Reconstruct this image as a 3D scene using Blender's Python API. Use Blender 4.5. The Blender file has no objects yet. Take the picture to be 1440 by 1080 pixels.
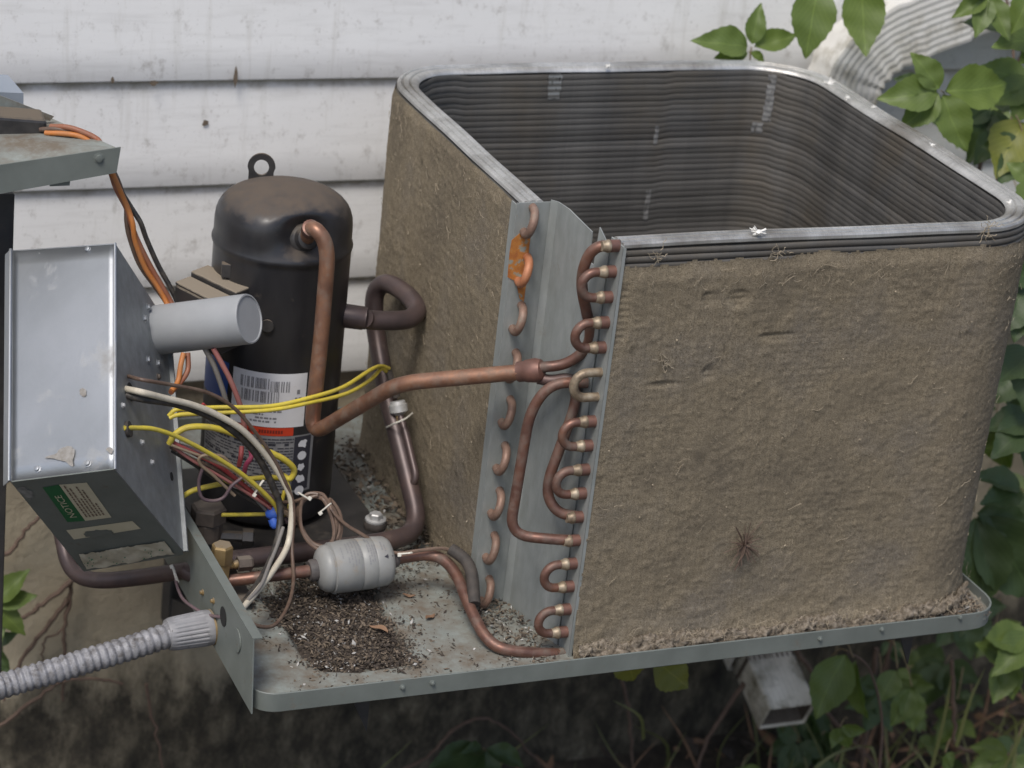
import bpy, math, random
import numpy as np
from mathutils import Vector, Matrix
from mathutils import noise as mnoise

# ------------------------------------------------------------------ camera, sky, sun, exposure
scn = bpy.context.scene
COL = scn.collection
CAM_POS = Vector((-1.28080, -2.61350, 1.67216))
RT = Vector((0.91963845, -0.37784274, 0.10723798))
UP = Vector((0.06207765, 0.40942943, 0.91022739))
FW = Vector((0.3878292, 0.83042302, -0.39998264))
cam = bpy.data.cameras.new('camera')
camo = bpy.data.objects.new('camera', cam)
COL.objects.link(camo)
camo.matrix_world = Matrix(((RT.x, UP.x, -FW.x, CAM_POS.x), (RT.y, UP.y, -FW.y, CAM_POS.y), (RT.z, UP.z, -FW.z, CAM_POS.z), (0, 0, 0, 1)))
cam.sensor_width = 36
cam.lens = 86.82
cam.clip_start = 0.05
cam.clip_end = 300
cam.dof.use_dof = True
cam.dof.focus_distance = 3.25
cam.dof.aperture_fstop = 5.0
scn.camera = camo

SUN_EL, SUN_AZ = math.radians(58), math.radians(225)      # azimuth clockwise from +Y
w = bpy.data.worlds.new('World')
scn.world = w
w.use_nodes = True
nt = w.node_tree
bg = nt.nodes['Background']
sky = nt.nodes.new('ShaderNodeTexSky')
sky.sky_type = 'NISHITA'
sky.sun_disc = False
sky.sun_elevation = SUN_EL
sky.sun_rotation = SUN_AZ
sky.dust_density = 3.0
sky.ozone_density = 1.0
nt.links.new(sky.outputs[0], bg.inputs[0])
bg.inputs[1].default_value = 0.092
sl = bpy.data.lights.new('sun', 'SUN')
sl.energy = 1.5
sl.angle = math.radians(20)
sl.color = (1.0, 0.96, 0.90)
so = bpy.data.objects.new('sun', sl)
COL.objects.link(so)
sd = Vector((math.sin(SUN_AZ) * math.cos(SUN_EL), math.cos(SUN_AZ) * math.cos(SUN_EL), math.sin(SUN_EL)))
so.rotation_euler = sd.to_track_quat('Z', 'Y').to_euler()
so.location = sd * 20
scn.view_settings.view_transform = 'Standard'
scn.view_settings.look = 'None'
scn.view_settings.exposure = 0.71
scn.view_settings.gamma = 1.0
scn.view_settings.use_curve_mapping = False
scn.cycles.use_denoising = True
scn.cycles.max_bounces = 6

rnd = random.Random(7)
rng = np.random.default_rng(11)

# ------------------------------------------------------------------ materials
def nodes_of(name):
    m = bpy.data.materials.new(name)
    m.use_nodes = True
    t = m.node_tree
    return m, t, t.nodes['Principled BSDF']

def pos_node(t, stretch=(1, 1, 1), world=True):
    tc = t.nodes.new('ShaderNodeNewGeometry') if world else t.nodes.new('ShaderNodeTexCoord')
    mp = t.nodes.new('ShaderNodeMapping')
    mp.inputs['Scale'].default_value = stretch
    t.links.new(tc.outputs['Position' if world else 'Object'], mp.inputs['Vector'])
    return mp.outputs['Vector']

def noise_node(t, vec, scale, detail=6, rough=0.6):
    n = t.nodes.new('ShaderNodeTexNoise')
    n.inputs['Scale'].default_value = scale
    n.inputs['Detail'].default_value = detail
    n.inputs['Roughness'].default_value = rough
    t.links.new(vec, n.inputs['Vector'])
    return n.outputs['Fac']

def ramp(t, fac, stops):
    r = t.nodes.new('ShaderNodeValToRGB')
    e = r.color_ramp.elements
    while len(e) < len(stops):
        e.new(0.5)
    for k, (p, c) in enumerate(stops):
        e[k].position = p
        e[k].color = (c[0], c[1], c[2], 1) if not isinstance(c, (int, float)) else (c, c, c, 1)
    t.links.new(fac, r.inputs['Fac'])
    return r.outputs['Color']

def mix(t, fac, a, b, mode='MIX'):
    n = t.nodes.new('ShaderNodeMix')
    n.data_type = 'RGBA'
    n.blend_type = mode
    for sock, v in ((n.inputs[0], fac), (n.inputs[6], a), (n.inputs[7], b)):
        if isinstance(v, (int, float)):
            sock.default_value = v
        elif isinstance(v, tuple):
            sock.default_value = (v[0], v[1], v[2], 1)
        else:
            t.links.new(v, sock)
    return n.outputs[2]

def bump(t, b, height, strength, dist=0.002):
    n = t.nodes.new('ShaderNodeBump')
    n.inputs['Strength'].default_value = strength
    n.inputs['Distance'].default_value = dist
    t.links.new(height, n.inputs['Height'])
    t.links.new(n.outputs['Normal'], b.inputs['Normal'])

def math_node(t, op, a, b=None):
    n = t.nodes.new('ShaderNodeMath')
    n.operation = op
    for i, v in enumerate((a, b)):
        if v is None:
            continue
        if isinstance(v, (int, float)):
            n.inputs[i].default_value = v
        else:
            t.links.new(v, n.inputs[i])
    return n.outputs[0]

def mat(name, stops, scale=20, rough=0.6, metal=0.0, bmp=0.0, bscale=300, stretch=(1, 1, 1), dirt=None, dirt_scale=30, dirt_at=(0.55, 0.7), top_dust=None, rough_var=0.0, spec=0.5):
    """stops: list of (pos, colour) over a noise; dirt: colour of blotches; top_dust: colour of dust settled on upward faces"""
    m, t, b = nodes_of(name)
    v = pos_node(t, stretch)
    f = noise_node(t, v, scale)
    c = ramp(t, f, stops) if len(stops) > 1 else None
    if c is None:
        rgb = t.nodes.new('ShaderNodeRGB')
        rgb.outputs[0].default_value = (*stops[0][1], 1)
        c = rgb.outputs[0]
    if dirt:
        v2 = pos_node(t)
        f2 = ramp(t, noise_node(t, v2, dirt_scale, 8, 0.7), [(dirt_at[0], 0.0), (dirt_at[1], 1.0)])
        c = mix(t, f2, c, dirt)
        r2 = mix(t, f2, (rough,) * 3, (0.85,) * 3)
        t.links.new(r2, b.inputs['Roughness'])
        m2 = mix(t, f2, (metal,) * 3, (0.0,) * 3)
        t.links.new(m2, b.inputs['Metallic'])
    else:
        b.inputs['Roughness'].default_value = rough
        b.inputs['Metallic'].default_value = metal
    if top_dust:
        g = t.nodes.new('ShaderNodeNewGeometry')
        s = t.nodes.new('ShaderNodeSeparateXYZ')
        t.links.new(g.outputs['Normal'], s.inputs[0])
        nz = noise_node(t, pos_node(t), 45, 8, 0.7)
        h = math_node(t, 'ADD', s.outputs['Z'], math_node(t, 'MULTIPLY', math_node(t, 'SUBTRACT', nz, 0.5), 1.2))
        f3 = ramp(t, h, [(top_dust[1], 0.0), (top_dust[2], 1.0)])
        c = mix(t, f3, c, top_dust[0])
        t.links.new(mix(t, f3, (rough,) * 3, (0.9,) * 3), b.inputs['Roughness'])
    t.links.new(c, b.inputs['Base Color'])
    if bmp:
        bump(t, b, noise_node(t, pos_node(t, stretch), bscale, 4), bmp)
    b.inputs['Specular IOR Level'].default_value = spec
    return m

DUST = (0.19, 0.155, 0.112)
MAT = {}
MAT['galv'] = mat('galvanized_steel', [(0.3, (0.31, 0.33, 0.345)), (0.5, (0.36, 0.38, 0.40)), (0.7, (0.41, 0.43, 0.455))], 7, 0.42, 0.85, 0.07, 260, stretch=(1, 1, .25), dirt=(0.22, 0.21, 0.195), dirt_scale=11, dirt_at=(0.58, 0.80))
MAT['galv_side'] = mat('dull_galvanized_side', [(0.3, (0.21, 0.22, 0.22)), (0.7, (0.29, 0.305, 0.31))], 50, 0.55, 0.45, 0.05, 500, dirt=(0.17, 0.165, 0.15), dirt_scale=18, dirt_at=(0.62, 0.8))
MAT['foot'] = mat('grimy_black_plate', [(0.3, (0.015, 0.014, 0.014)), (0.7, (0.04, 0.036, 0.033))], 30, 0.6, 0.0, 0.06, 200, dirt=(0.085, 0.07, 0.055), dirt_scale=24, dirt_at=(0.55, 0.75))
MAT['galv_dirty'] = mat('weathered_galvanized_sheet', [(0.25, (0.235, 0.25, 0.24)), (0.5, (0.28, 0.30, 0.29)), (0.75, (0.335, 0.35, 0.345))], 60, 0.58, 0.25, 0.08, 400, stretch=(1, 1, .4), dirt=(0.21, 0.19, 0.15), dirt_scale=18, dirt_at=(0.60, 0.85))
MAT['pan'] = mat('grey_green_paint', [(0.3, (0.122, 0.137, 0.126)), (0.7, (0.162, 0.180, 0.167))], 18, 0.5, 0.0, 0.03, 300, dirt=(0.15, 0.125, 0.095), dirt_scale=26, dirt_at=(0.6, 0.75))
MAT['pan_floor'] = mat('dirty_pan_floor', [(0.3, (0.185, 0.20, 0.185)), (0.55, (0.235, 0.26, 0.243)), (0.8, (0.27, 0.305, 0.29))], 14, 0.6, 0.0, 0.08, 250, dirt=(0.135, 0.112, 0.085), dirt_scale=16, dirt_at=(0.38, 0.62))
MAT['dark_hole'] = mat('dark_opening', [(0, (0.012, 0.012, 0.012))], rough=0.9)
MAT['black_steel'] = mat('black_bracket_steel', [(0.3, (0.025, 0.025, 0.027)), (0.7, (0.05, 0.047, 0.045))], 30, 0.6, dirt=(0.10, 0.07, 0.05), dirt_scale=22, dirt_at=(0.62, 0.75))
MAT['shell'] = mat('black_compressor_paint', [(0.3, (0.014, 0.014, 0.016)), (0.7, (0.03, 0.029, 0.030))], 25, 0.34, 0.0, 0.03, 120, stretch=(1, 1, .35), dirt=(0.085, 0.072, 0.058), dirt_scale=40, dirt_at=(0.62, 0.80), top_dust=((0.088, 0.068, 0.052), 0.50, 1.15))
MAT['shell_plain'] = mat('black_painted_steel', [(0.3, (0.018, 0.018, 0.02)), (0.7, (0.05, 0.047, 0.045))], 40, 0.45, 0.0, 0.04, 200, top_dust=((0.12, 0.097, 0.072), 0.5, 1.1))
MAT['plastic_black'] = mat('black_plastic', [(0.3, (0.02, 0.02, 0.022)), (0.7, (0.035, 0.033, 0.032))], 40, 0.5, 0.0, 0.0, 200, top_dust=((0.22, 0.185, 0.14), 0.25, 0.6))
MAT['copper'] = mat('weathered_copper', [(0.25, (0.145, 0.085, 0.062)), (0.45, (0.235, 0.125, 0.083)), (0.6, (0.31, 0.163, 0.10)), (0.8, (0.20, 0.13, 0.112))], 22, 0.42, 0.55, 0.04, 300, dirt=(0.155, 0.125, 0.098), dirt_scale=42, dirt_at=(0.46, 0.72))
MAT['copper_dark'] = mat('tarnished_brown_copper', [(0.25, (0.10, 0.056, 0.046)), (0.5, (0.17, 0.088, 0.066)), (0.75, (0.22, 0.105, 0.066))], 26, 0.42, 0.5, 0.04, 300, dirt=(0.135, 0.108, 0.088), dirt_scale=40, dirt_at=(0.46, 0.72))
MAT['copper_dull'] = mat('dull_dusty_copper', [(0.3, (0.165, 0.105, 0.08)), (0.55, (0.235, 0.145, 0.108)), (0.75, (0.27, 0.19, 0.15))], 40, 0.55, 0.3, 0.06, 300, dirt=(0.20, 0.17, 0.135), dirt_scale=60, dirt_at=(0.5, 0.72))
MAT['copper_red'] = mat('heated_copper_purple', [(0.3, (0.13, 0.072, 0.058)), (0.7, (0.215, 0.11, 0.085))], 50, 0.5, 0.4, 0.03)
MAT['copper_orange'] = mat('orange_corroded_copper', [(0.3, (0.34, 0.12, 0.05)), (0.7, (0.48, 0.22, 0.12))], 50, 0.6, 0.2, 0.08)
MAT['braze'] = mat('brazing_alloy', [(0.3, (0.12, 0.09, 0.062)), (0.5, (0.27, 0.21, 0.145)), (0.7, (0.40, 0.345, 0.26))], 70, 0.48, 0.4, 0.1, 500)
MAT['suction'] = mat('dark_oxidised_copper', [(0.25, (0.055, 0.043, 0.044)), (0.5, (0.085, 0.062, 0.060)), (0.8, (0.125, 0.083, 0.071))], 20, 0.42, 0.35, 0.04, 250, dirt=(0.13, 0.10, 0.08), dirt_scale=38, dirt_at=(0.58, 0.78))
MAT['brass'] = mat('dull_brass', [(0.3, (0.26, 0.175, 0.075)), (0.7, (0.36, 0.26, 0.13))], 60, 0.5, 0.5, 0.05, 300, dirt=(0.2, 0.15, 0.1), dirt_scale=60, dirt_at=(0.6, 0.8), top_dust=((0.27, 0.22, 0.155), 0.6, 1.1))
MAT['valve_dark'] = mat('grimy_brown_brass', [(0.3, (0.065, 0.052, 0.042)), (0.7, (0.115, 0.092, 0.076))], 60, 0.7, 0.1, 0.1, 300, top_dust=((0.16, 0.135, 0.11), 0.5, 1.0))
MAT['steel'] = mat('bright_steel', [(0.3, (0.45, 0.45, 0.44)), (0.7, (0.60, 0.60, 0.59))], 60, 0.45, 0.4)
MAT['can_grey'] = mat('grey_plastic_can', [(0.3, (0.265, 0.275, 0.285)), (0.7, (0.30, 0.31, 0.32))], 30, 0.45, 0.0, 0.02)
MAT['drier'] = mat('pale_grey_enamel', [(0.3, (0.225, 0.23, 0.222)), (0.7, (0.285, 0.285, 0.275))], 25, 0.45, 0.0, 0.03, dirt=(0.26, 0.215, 0.165), dirt_scale=30, dirt_at=(0.57, 0.75))
MAT['drier_neck'] = mat('sooty_drier_neck', [(0.3, (0.05, 0.045, 0.043)), (0.7, (0.12, 0.105, 0.10))], 60, 0.6)
MAT['rubber'] = mat('black_rubber', [(0.3, (0.03, 0.027, 0.025)), (0.7, (0.07, 0.058, 0.05))], 60, 0.75)
MAT['fin_dark'] = None
MAT['white_paper'] = mat('white_label_paper', [(0.3, (0.60, 0.60, 0.62)), (0.7, (0.68, 0.68, 0.69))], 20, 0.4, dirt=(0.45, 0.42, 0.38), dirt_scale=40, dirt_at=(0.6, 0.8))
MAT['grey_paper'] = mat('grey_printed_label', [(0.3, (0.17, 0.17, 0.175)), (0.7, (0.24, 0.235, 0.235))], 50, 0.5)
MAT['cream_paper'] = mat('cream_label_paper', [(0.3, (0.50, 0.46, 0.33)), (0.7, (0.58, 0.54, 0.41))], 20, 0.5)
MAT['foil'] = mat('crumpled_foil_label', [(0.3, (0.50, 0.47, 0.36)), (0.7, (0.72, 0.69, 0.58))], 60, 0.32, 0.25)
MAT['ink'] = mat('dark_print', [(0, (0.03, 0.03, 0.04))], rough=0.5)
MAT['ink_brown'] = mat('brown_print', [(0, (0.15, 0.10, 0.075))], rough=0.5)
MAT['ink_soft'] = mat('faded_print', [(0, (0.20, 0.20, 0.21))], rough=0.5)
MAT['red_print'] = mat('red_label', [(0, (0.50, 0.045, 0.015))], rough=0.45)
MAT['blue_print'] = mat('blue_label', [(0.3, (0.012, 0.06, 0.27)), (0.7, (0.02, 0.08, 0.33))], 40, rough=0.4)
MAT['green_print'] = mat('green_label', [(0, (0.012, 0.12, 0.045))], rough=0.45)
MAT['green_ink'] = mat('green_faded_print', [(0, (0.06, 0.21, 0.12))], rough=0.5)
MAT['stain'] = mat('brown_grime', [(0.3, (0.17, 0.155, 0.135)), (0.7, (0.30, 0.29, 0.275))], 160, 0.8)
for nm, c in dict(yellow=(0.62, 0.50, 0.055), white=(0.58, 0.53, 0.43), black=(0.025, 0.024, 0.025), brown=(0.10, 0.062, 0.045), red=(0.34, 0.045, 0.05),
                  pink=(0.36, 0.13, 0.12), magenta=(0.36, 0.04, 0.11), orange=(0.48, 0.165, 0.035), grey=(0.20, 0.19, 0.18), purple=(0.13, 0.085, 0.10), tan=(0.30, 0.22, 0.15), rust=(0.26, 0.09, 0.045)).items():
    MAT['w_' + nm] = mat(nm + '_wire_insulation', [(0.3, tuple(x * 0.85 for x in c)), (0.7, c)], 60, 0.45, dirt=tuple(0.55 * x + 0.45 * d for x, d in zip(c, DUST)), dirt_scale=70, dirt_at=(0.42, 0.75))
MAT['nut_blue'] = mat('blue_plastic', [(0.3, (0.03, 0.09, 0.42)), (0.7, (0.05, 0.13, 0.52))], 60, 0.45)
MAT['tie'] = mat('white_nylon', [(0.3, (0.48, 0.46, 0.40)), (0.7, (0.58, 0.56, 0.50))], 60, 0.5)
MAT['conduit'] = mat('grey_corrugated_sheath', [(0.3, (0.15, 0.15, 0.16)), (0.7, (0.30, 0.30, 0.315))], 90, 0.5, 0.0, 0.12, 300, dirt=(0.085, 0.078, 0.073), dirt_scale=75, dirt_at=(0.46, 0.68))
MAT['conduit_cap'] = mat('grey_conduit_fitting', [(0.3, (0.19, 0.19, 0.20)), (0.7, (0.26, 0.26, 0.27))], 40, 0.5, 0.0, 0.05, 300, dirt=(0.07, 0.065, 0.06), dirt_scale=45, dirt_at=(0.58, 0.75))
MAT['spout'] = mat('dirty_white_aluminium', [(0.3, (0.56, 0.55, 0.51)), (0.7, (0.68, 0.67, 0.64))], 12, 0.45, 0.0, 0.02, dirt=(0.26, 0.235, 0.17), dirt_scale=17, dirt_at=(0.46, 0.70))
MAT['spout_grimy'] = mat('grimy_aluminium', [(0.3, (0.44, 0.41, 0.34)), (0.7, (0.64, 0.60, 0.52))], 16, 0.5, 0.0, 0.02, dirt=(0.15, 0.135, 0.09), dirt_scale=20, dirt_at=(0.44, 0.66))
MAT['stem'] = mat('woody_stem', [(0.3, (0.085, 0.056, 0.042)), (0.7, (0.15, 0.10, 0.075))], 50, 0.8)
MAT['stem_green'] = mat('green_stem', [(0.3, (0.09, 0.12, 0.035)), (0.7, (0.15, 0.17, 0.06))], 50, 0.6)
MAT['petiole'] = mat('tan_petiole', [(0, (0.20, 0.15, 0.08))], rough=0.6)
MAT['dead_leaf'] = mat('dead_leaf', [(0.3, (0.15, 0.085, 0.05)), (0.7, (0.25, 0.15, 0.09))], 40, 0.8)
MAT['litter_dark'] = mat('dark_litter', [(0.3, (0.03, 0.024, 0.019)), (0.7, (0.07, 0.054, 0.042))], 80, 0.95)
MAT['litter_mid'] = mat('brown_litter', [(0.3, (0.11, 0.085, 0.06)), (0.7, (0.17, 0.135, 0.10))], 80, 0.95)
MAT['litter_pale'] = mat('pale_litter', [(0.3, (0.34, 0.33, 0.31)), (0.7, (0.48, 0.47, 0.45))], 80, 0.9)
MAT['fluff'] = mat('white_seed_fluff', [(0, (0.72, 0.71, 0.67))], rough=0.9)
MAT['fibre'] = mat('pale_lint_fibre', [(0.3, (0.27, 0.22, 0.155)), (0.7, (0.38, 0.325, 0.24))], 80, 0.9)
MAT['smear'] = mat('pale_dust_smear', [(0.3, (0.10, 0.10, 0.098)), (0.7, (0.22, 0.22, 0.215))], 90, 0.8, 0.0, 0.2, 400)

def make_fin_mat(name, c_in, c_out, rough, metal):
    m, t, b = nodes_of(name)
    uv = t.nodes.new('ShaderNodeUVMap')
    mp = t.nodes.new('ShaderNodeMapping')
    mp.inputs['Scale'].default_value = (900, 3, 1)
    t.links.new(uv.outputs[0], mp.inputs['Vector'])
    f = noise_node(t, mp.outputs['Vector'], 1.0, 2)
    mp2 = t.nodes.new('ShaderNodeMapping')
    mp2.inputs['Scale'].default_value = (14, 1, 1)
    t.links.new(uv.outputs[0], mp2.inputs['Vector'])
    f2 = noise_node(t, mp2.outputs['Vector'], 1.0, 4, 0.6)
    g = noise_node(t, pos_node(t, (1, 1, .6)), 7, 5)
    c = ramp(t, f, [(0.3, c_in), (0.7, c_out)])
    c = mix(t, 0.5, c, ramp(t, f2, [(0.3, c_in), (0.7, c_out)]))  # broad lighter patches: glints along the fins painted into the colour
    c = mix(t, ramp(t, g, [(0.46, 0.0), (0.68, 0.75)]), c, (0.115, 0.098, 0.075))
    oi = t.nodes.new('ShaderNodeObjectInfo')
    c = mix(t, 1.0, c, ramp(t, oi.outputs['Random'], [(0.0, 0.72), (1.0, 1.18)]), 'MULTIPLY')
    t.links.new(c, b.inputs['Base Color'])
    b.inputs['Roughness'].default_value = rough
    b.inputs['Metallic'].default_value = metal
    bump(t, b, f, 0.35, 0.0015)
    return m
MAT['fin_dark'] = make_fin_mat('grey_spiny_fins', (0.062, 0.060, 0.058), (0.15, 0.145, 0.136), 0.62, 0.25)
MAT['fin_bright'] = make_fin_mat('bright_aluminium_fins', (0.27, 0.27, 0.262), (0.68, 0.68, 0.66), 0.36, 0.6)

def make_dust():
    m, t, b = nodes_of('matted_dust')
    v = pos_node(t)
    f1 = noise_node(t, v, 6, 6, 0.6)
    f2 = noise_node(t, pos_node(t, (1, 1, 1.15)), 130, 6, 0.75)
    f3 = noise_node(t, pos_node(t, (1, 1, 1.3)), 520, 4, 0.8)
    c = ramp(t, f1, [(0.32, (0.160, 0.136, 0.102)), (0.5, (0.236, 0.197, 0.138)), (0.66, (0.208, 0.182, 0.146))])
    c = mix(t, ramp(t, f2, [(0.45, 0.0), (0.75, 0.65)]), c, (0.36, 0.302, 0.215))
    f5 = noise_node(t, pos_node(t, (1, 1, .05)), 330, 3, 0.6)
    c = mix(t, ramp(t, f5, [(0.40, 0.30), (0.56, 0.0)]), c, (0.13, 0.11, 0.082))
    c = mix(t, ramp(t, f3, [(0.38, 0.85), (0.54, 0.0)]), c, (0.078, 0.063, 0.045))
    f4 = noise_node(t, pos_node(t, (1, 1, .8)), 24, 7, 0.7)
    c = mix(t, ramp(t, f4, [(0.63, 0.0), (0.74, 0.7)]), c, (0.065, 0.054, 0.04))
    c = mix(t, ramp(t, f4, [(0.28, 0.45), (0.40, 0.0)]), c, (0.225, 0.19, 0.14))
    t.links.new(c, b.inputs['Base Color'])
    b.inputs['Roughness'].default_value = 1.0
    b.inputs['Specular IOR Level'].default_value = 0.1
    bump(t, b, mix(t, 0.6, f2, f3), 0.55, 0.0014)
    return m
MAT['dust'] = make_dust()
MAT['lint'] = mat('shaggy_grey_lint', [(0.3, (0.05, 0.041, 0.032)), (0.46, (0.13, 0.108, 0.082)), (0.58, (0.20, 0.17, 0.135)), (0.72, (0.31, 0.265, 0.21))], 150, 1.0, 0, 0.5, 300, spec=0.1)

def make_siding():
    m, t, b = nodes_of('white_painted_clapboard')
    v = pos_node(t, (1, 1, 1))
    c = ramp(t, noise_node(t, v, 3, 4), [(0.3, (0.74, 0.74, 0.735)), (0.7, (0.80, 0.80, 0.79))])
    sp = ramp(t, noise_node(t, pos_node(t, (1, 1, 0.8)), 42, 6, 0.75), [(0.56, 0.0), (0.72, 0.62)])
    c = mix(t, sp, c, (0.35, 0.33, 0.30))
    dr = ramp(t, noise_node(t, pos_node(t, (1, 1, 0.07)), 38, 6, 0.7), [(0.56, 0.0), (0.78, 0.42)])
    c = mix(t, dr, c, (0.42, 0.40, 0.345))
    sp2 = ramp(t, noise_node(t, pos_node(t), 150, 4, 0.7), [(0.62, 0.0), (0.72, 0.5)])
    c = mix(t, sp2, c, (0.36, 0.35, 0.31))
    gr = ramp(t, noise_node(t, pos_node(t, (0.12, 1, 1)), 90, 3, 0.6), [(0.5, 0.0), (0.8, 0.28)])
    c = mix(t, gr, c, (0.46, 0.45, 0.43))
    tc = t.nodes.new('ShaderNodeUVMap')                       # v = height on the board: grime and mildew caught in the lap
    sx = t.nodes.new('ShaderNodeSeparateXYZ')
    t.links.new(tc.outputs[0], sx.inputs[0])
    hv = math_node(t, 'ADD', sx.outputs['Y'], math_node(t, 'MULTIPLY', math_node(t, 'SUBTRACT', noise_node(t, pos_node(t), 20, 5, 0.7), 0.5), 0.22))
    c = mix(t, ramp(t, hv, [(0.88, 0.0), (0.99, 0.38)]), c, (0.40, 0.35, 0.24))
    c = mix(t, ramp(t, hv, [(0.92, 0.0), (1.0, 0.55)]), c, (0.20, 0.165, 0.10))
    t.links.new(c, b.inputs['Base Color'])
    b.inputs['Roughness'].default_value = 0.55
    bump(t, b, noise_node(t, pos_node(t, (0.15, 1, 1)), 160, 4), 0.14, 0.001)
    return m
MAT['siding'] = make_siding()

def make_foundation():
    m, t, b = nodes_of('stained_concrete')
    v = pos_node(t)
    c = ramp(t, noise_node(t, v, 5, 6), [(0.3, (0.27, 0.23, 0.165)), (0.55, (0.36, 0.31, 0.225)), (0.75, (0.43, 0.38, 0.285))])
    c = mix(t, ramp(t, noise_node(t, pos_node(t, (1, 1, .5)), 26, 8, .7), [(0.56, 0.0), (0.74, 0.55)]), c, (0.09, 0.075, 0.05))
    s = t.nodes.new('ShaderNodeSeparateXYZ')
    t.links.new(t.nodes.new('ShaderNodeNewGeometry').outputs['Position'], s.inputs[0])
    n1 = noise_node(t, pos_node(t, (1, 1, .4)), 9, 8, 0.75)
    h = math_node(t, 'ADD', s.outputs['Z'], math_node(t, 'MULTIPLY', math_node(t, 'SUBTRACT', n1, 0.5), 0.42))
    h2 = math_node(t, 'MULTIPLY', math_node(t, 'ADD', h, 1.0), 1.0)      # black mildew growing up from the soil
    f = ramp(t, h2, [(0.40, 1.0), (0.50, 0.0)])
    n2 = noise_node(t, pos_node(t, (1, 1, .55)), 17, 10, 0.78)
    dk = ramp(t, n2, [(0.36, (0.018, 0.016, 0.012)), (0.48, (0.048, 0.041, 0.029)), (0.60, (0.12, 0.103, 0.073)), (0.72, (0.26, 0.235, 0.18))])
    c = mix(t, f, c, dk)
    t.links.new(c, b.inputs['Base Color'])
    b.inputs['Roughness'].default_value = 0.95
    bump(t, b, noise_node(t, pos_node(t), 60, 8, .7), 0.6, 0.006)
    return m
MAT['foundation'] = make_foundation()

def make_soil():
    m, t, b = nodes_of('dark_soil')
    c = ramp(t, noise_node(t, pos_node(t), 14, 9, .75), [(0.3, (0.022, 0.018, 0.013)), (0.5, (0.06, 0.047, 0.033)), (0.7, (0.15, 0.115, 0.08))])
    t.links.new(c, b.inputs['Base Color'])
    b.inputs['Roughness'].default_value = 1.0
    bump(t, b, noise_node(t, pos_node(t), 50, 8, .7), 0.9, 0.02)
    return m
MAT['soil'] = make_soil()

def make_leaf(name, c1, c2, c3):
    m, t, b = nodes_of(name)
    uv = t.nodes.new('ShaderNodeUVMap')
    s = t.nodes.new('ShaderNodeSeparateXYZ')
    t.links.new(uv.outputs[0], s.inputs[0])
    ax = math_node(t, 'ABSOLUTE', math_node(t, 'SUBTRACT', s.outputs['X'], 0.5))
    ph = math_node(t, 'SUBTRACT', math_node(t, 'MULTIPLY', s.outputs['Y'], 9.0), math_node(t, 'MULTIPLY', ax, 9.0))
    vein = math_node(t, 'ABSOLUTE', math_node(t, 'SUBTRACT', math_node(t, 'FRACT', ph), 0.5))
    vein = math_node(t, 'GREATER_THAN', vein, 0.455)
    rib = math_node(t, 'LESS_THAN', ax, 0.012)
    v = math_node(t, 'MAXIMUM', math_node(t, 'MULTIPLY', vein, 0.6), rib)
    c = ramp(t, noise_node(t, pos_node(t), 14, 5), [(0.3, c1), (0.7, c2)])
    oi = t.nodes.new('ShaderNodeObjectInfo')
    c = mix(t, math_node(t, 'MULTIPLY', oi.outputs['Random'], 0.55), c, c3)
    c = mix(t, math_node(t, 'MULTIPLY', v, 0.32), c, tuple(min(1, x * 1.9 + 0.01) for x in c2))
    t.links.new(c, b.inputs['Base Color'])
    b.inputs['Roughness'].default_value = 0.5
    bump(t, b, math_node(t, 'SUBTRACT', 1.0, v), 0.25, 0.001)
    tr = t.nodes.new('ShaderNodeBsdfTranslucent')
    t.links.new(mix(t, 1.0, c, (1.0, 1.15, 0.55), 'MULTIPLY'), tr.inputs['Color'])
    ms = t.nodes.new('ShaderNodeMixShader')
    ms.inputs[0].default_value = 0.32
    t.links.new(b.outputs[0], ms.inputs[1])
    t.links.new(tr.outputs[0], ms.inputs[2])
    t.links.new(ms.outputs[0], t.nodes['Material Output'].inputs['Surface'])
    return m
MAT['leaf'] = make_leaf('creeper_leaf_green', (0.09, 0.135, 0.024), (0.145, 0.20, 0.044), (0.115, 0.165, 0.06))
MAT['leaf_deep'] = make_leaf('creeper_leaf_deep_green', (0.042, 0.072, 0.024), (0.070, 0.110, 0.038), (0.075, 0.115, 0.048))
MAT['leaf_yellow'] = make_leaf('yellowing_leaf', (0.17, 0.185, 0.025), (0.23, 0.22, 0.04), (0.14, 0.17, 0.03))
MAT['grass'] = make_leaf('grass_blade_green', (0.10, 0.125, 0.035), (0.17, 0.19, 0.07), (0.18, 0.17, 0.08))

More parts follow.
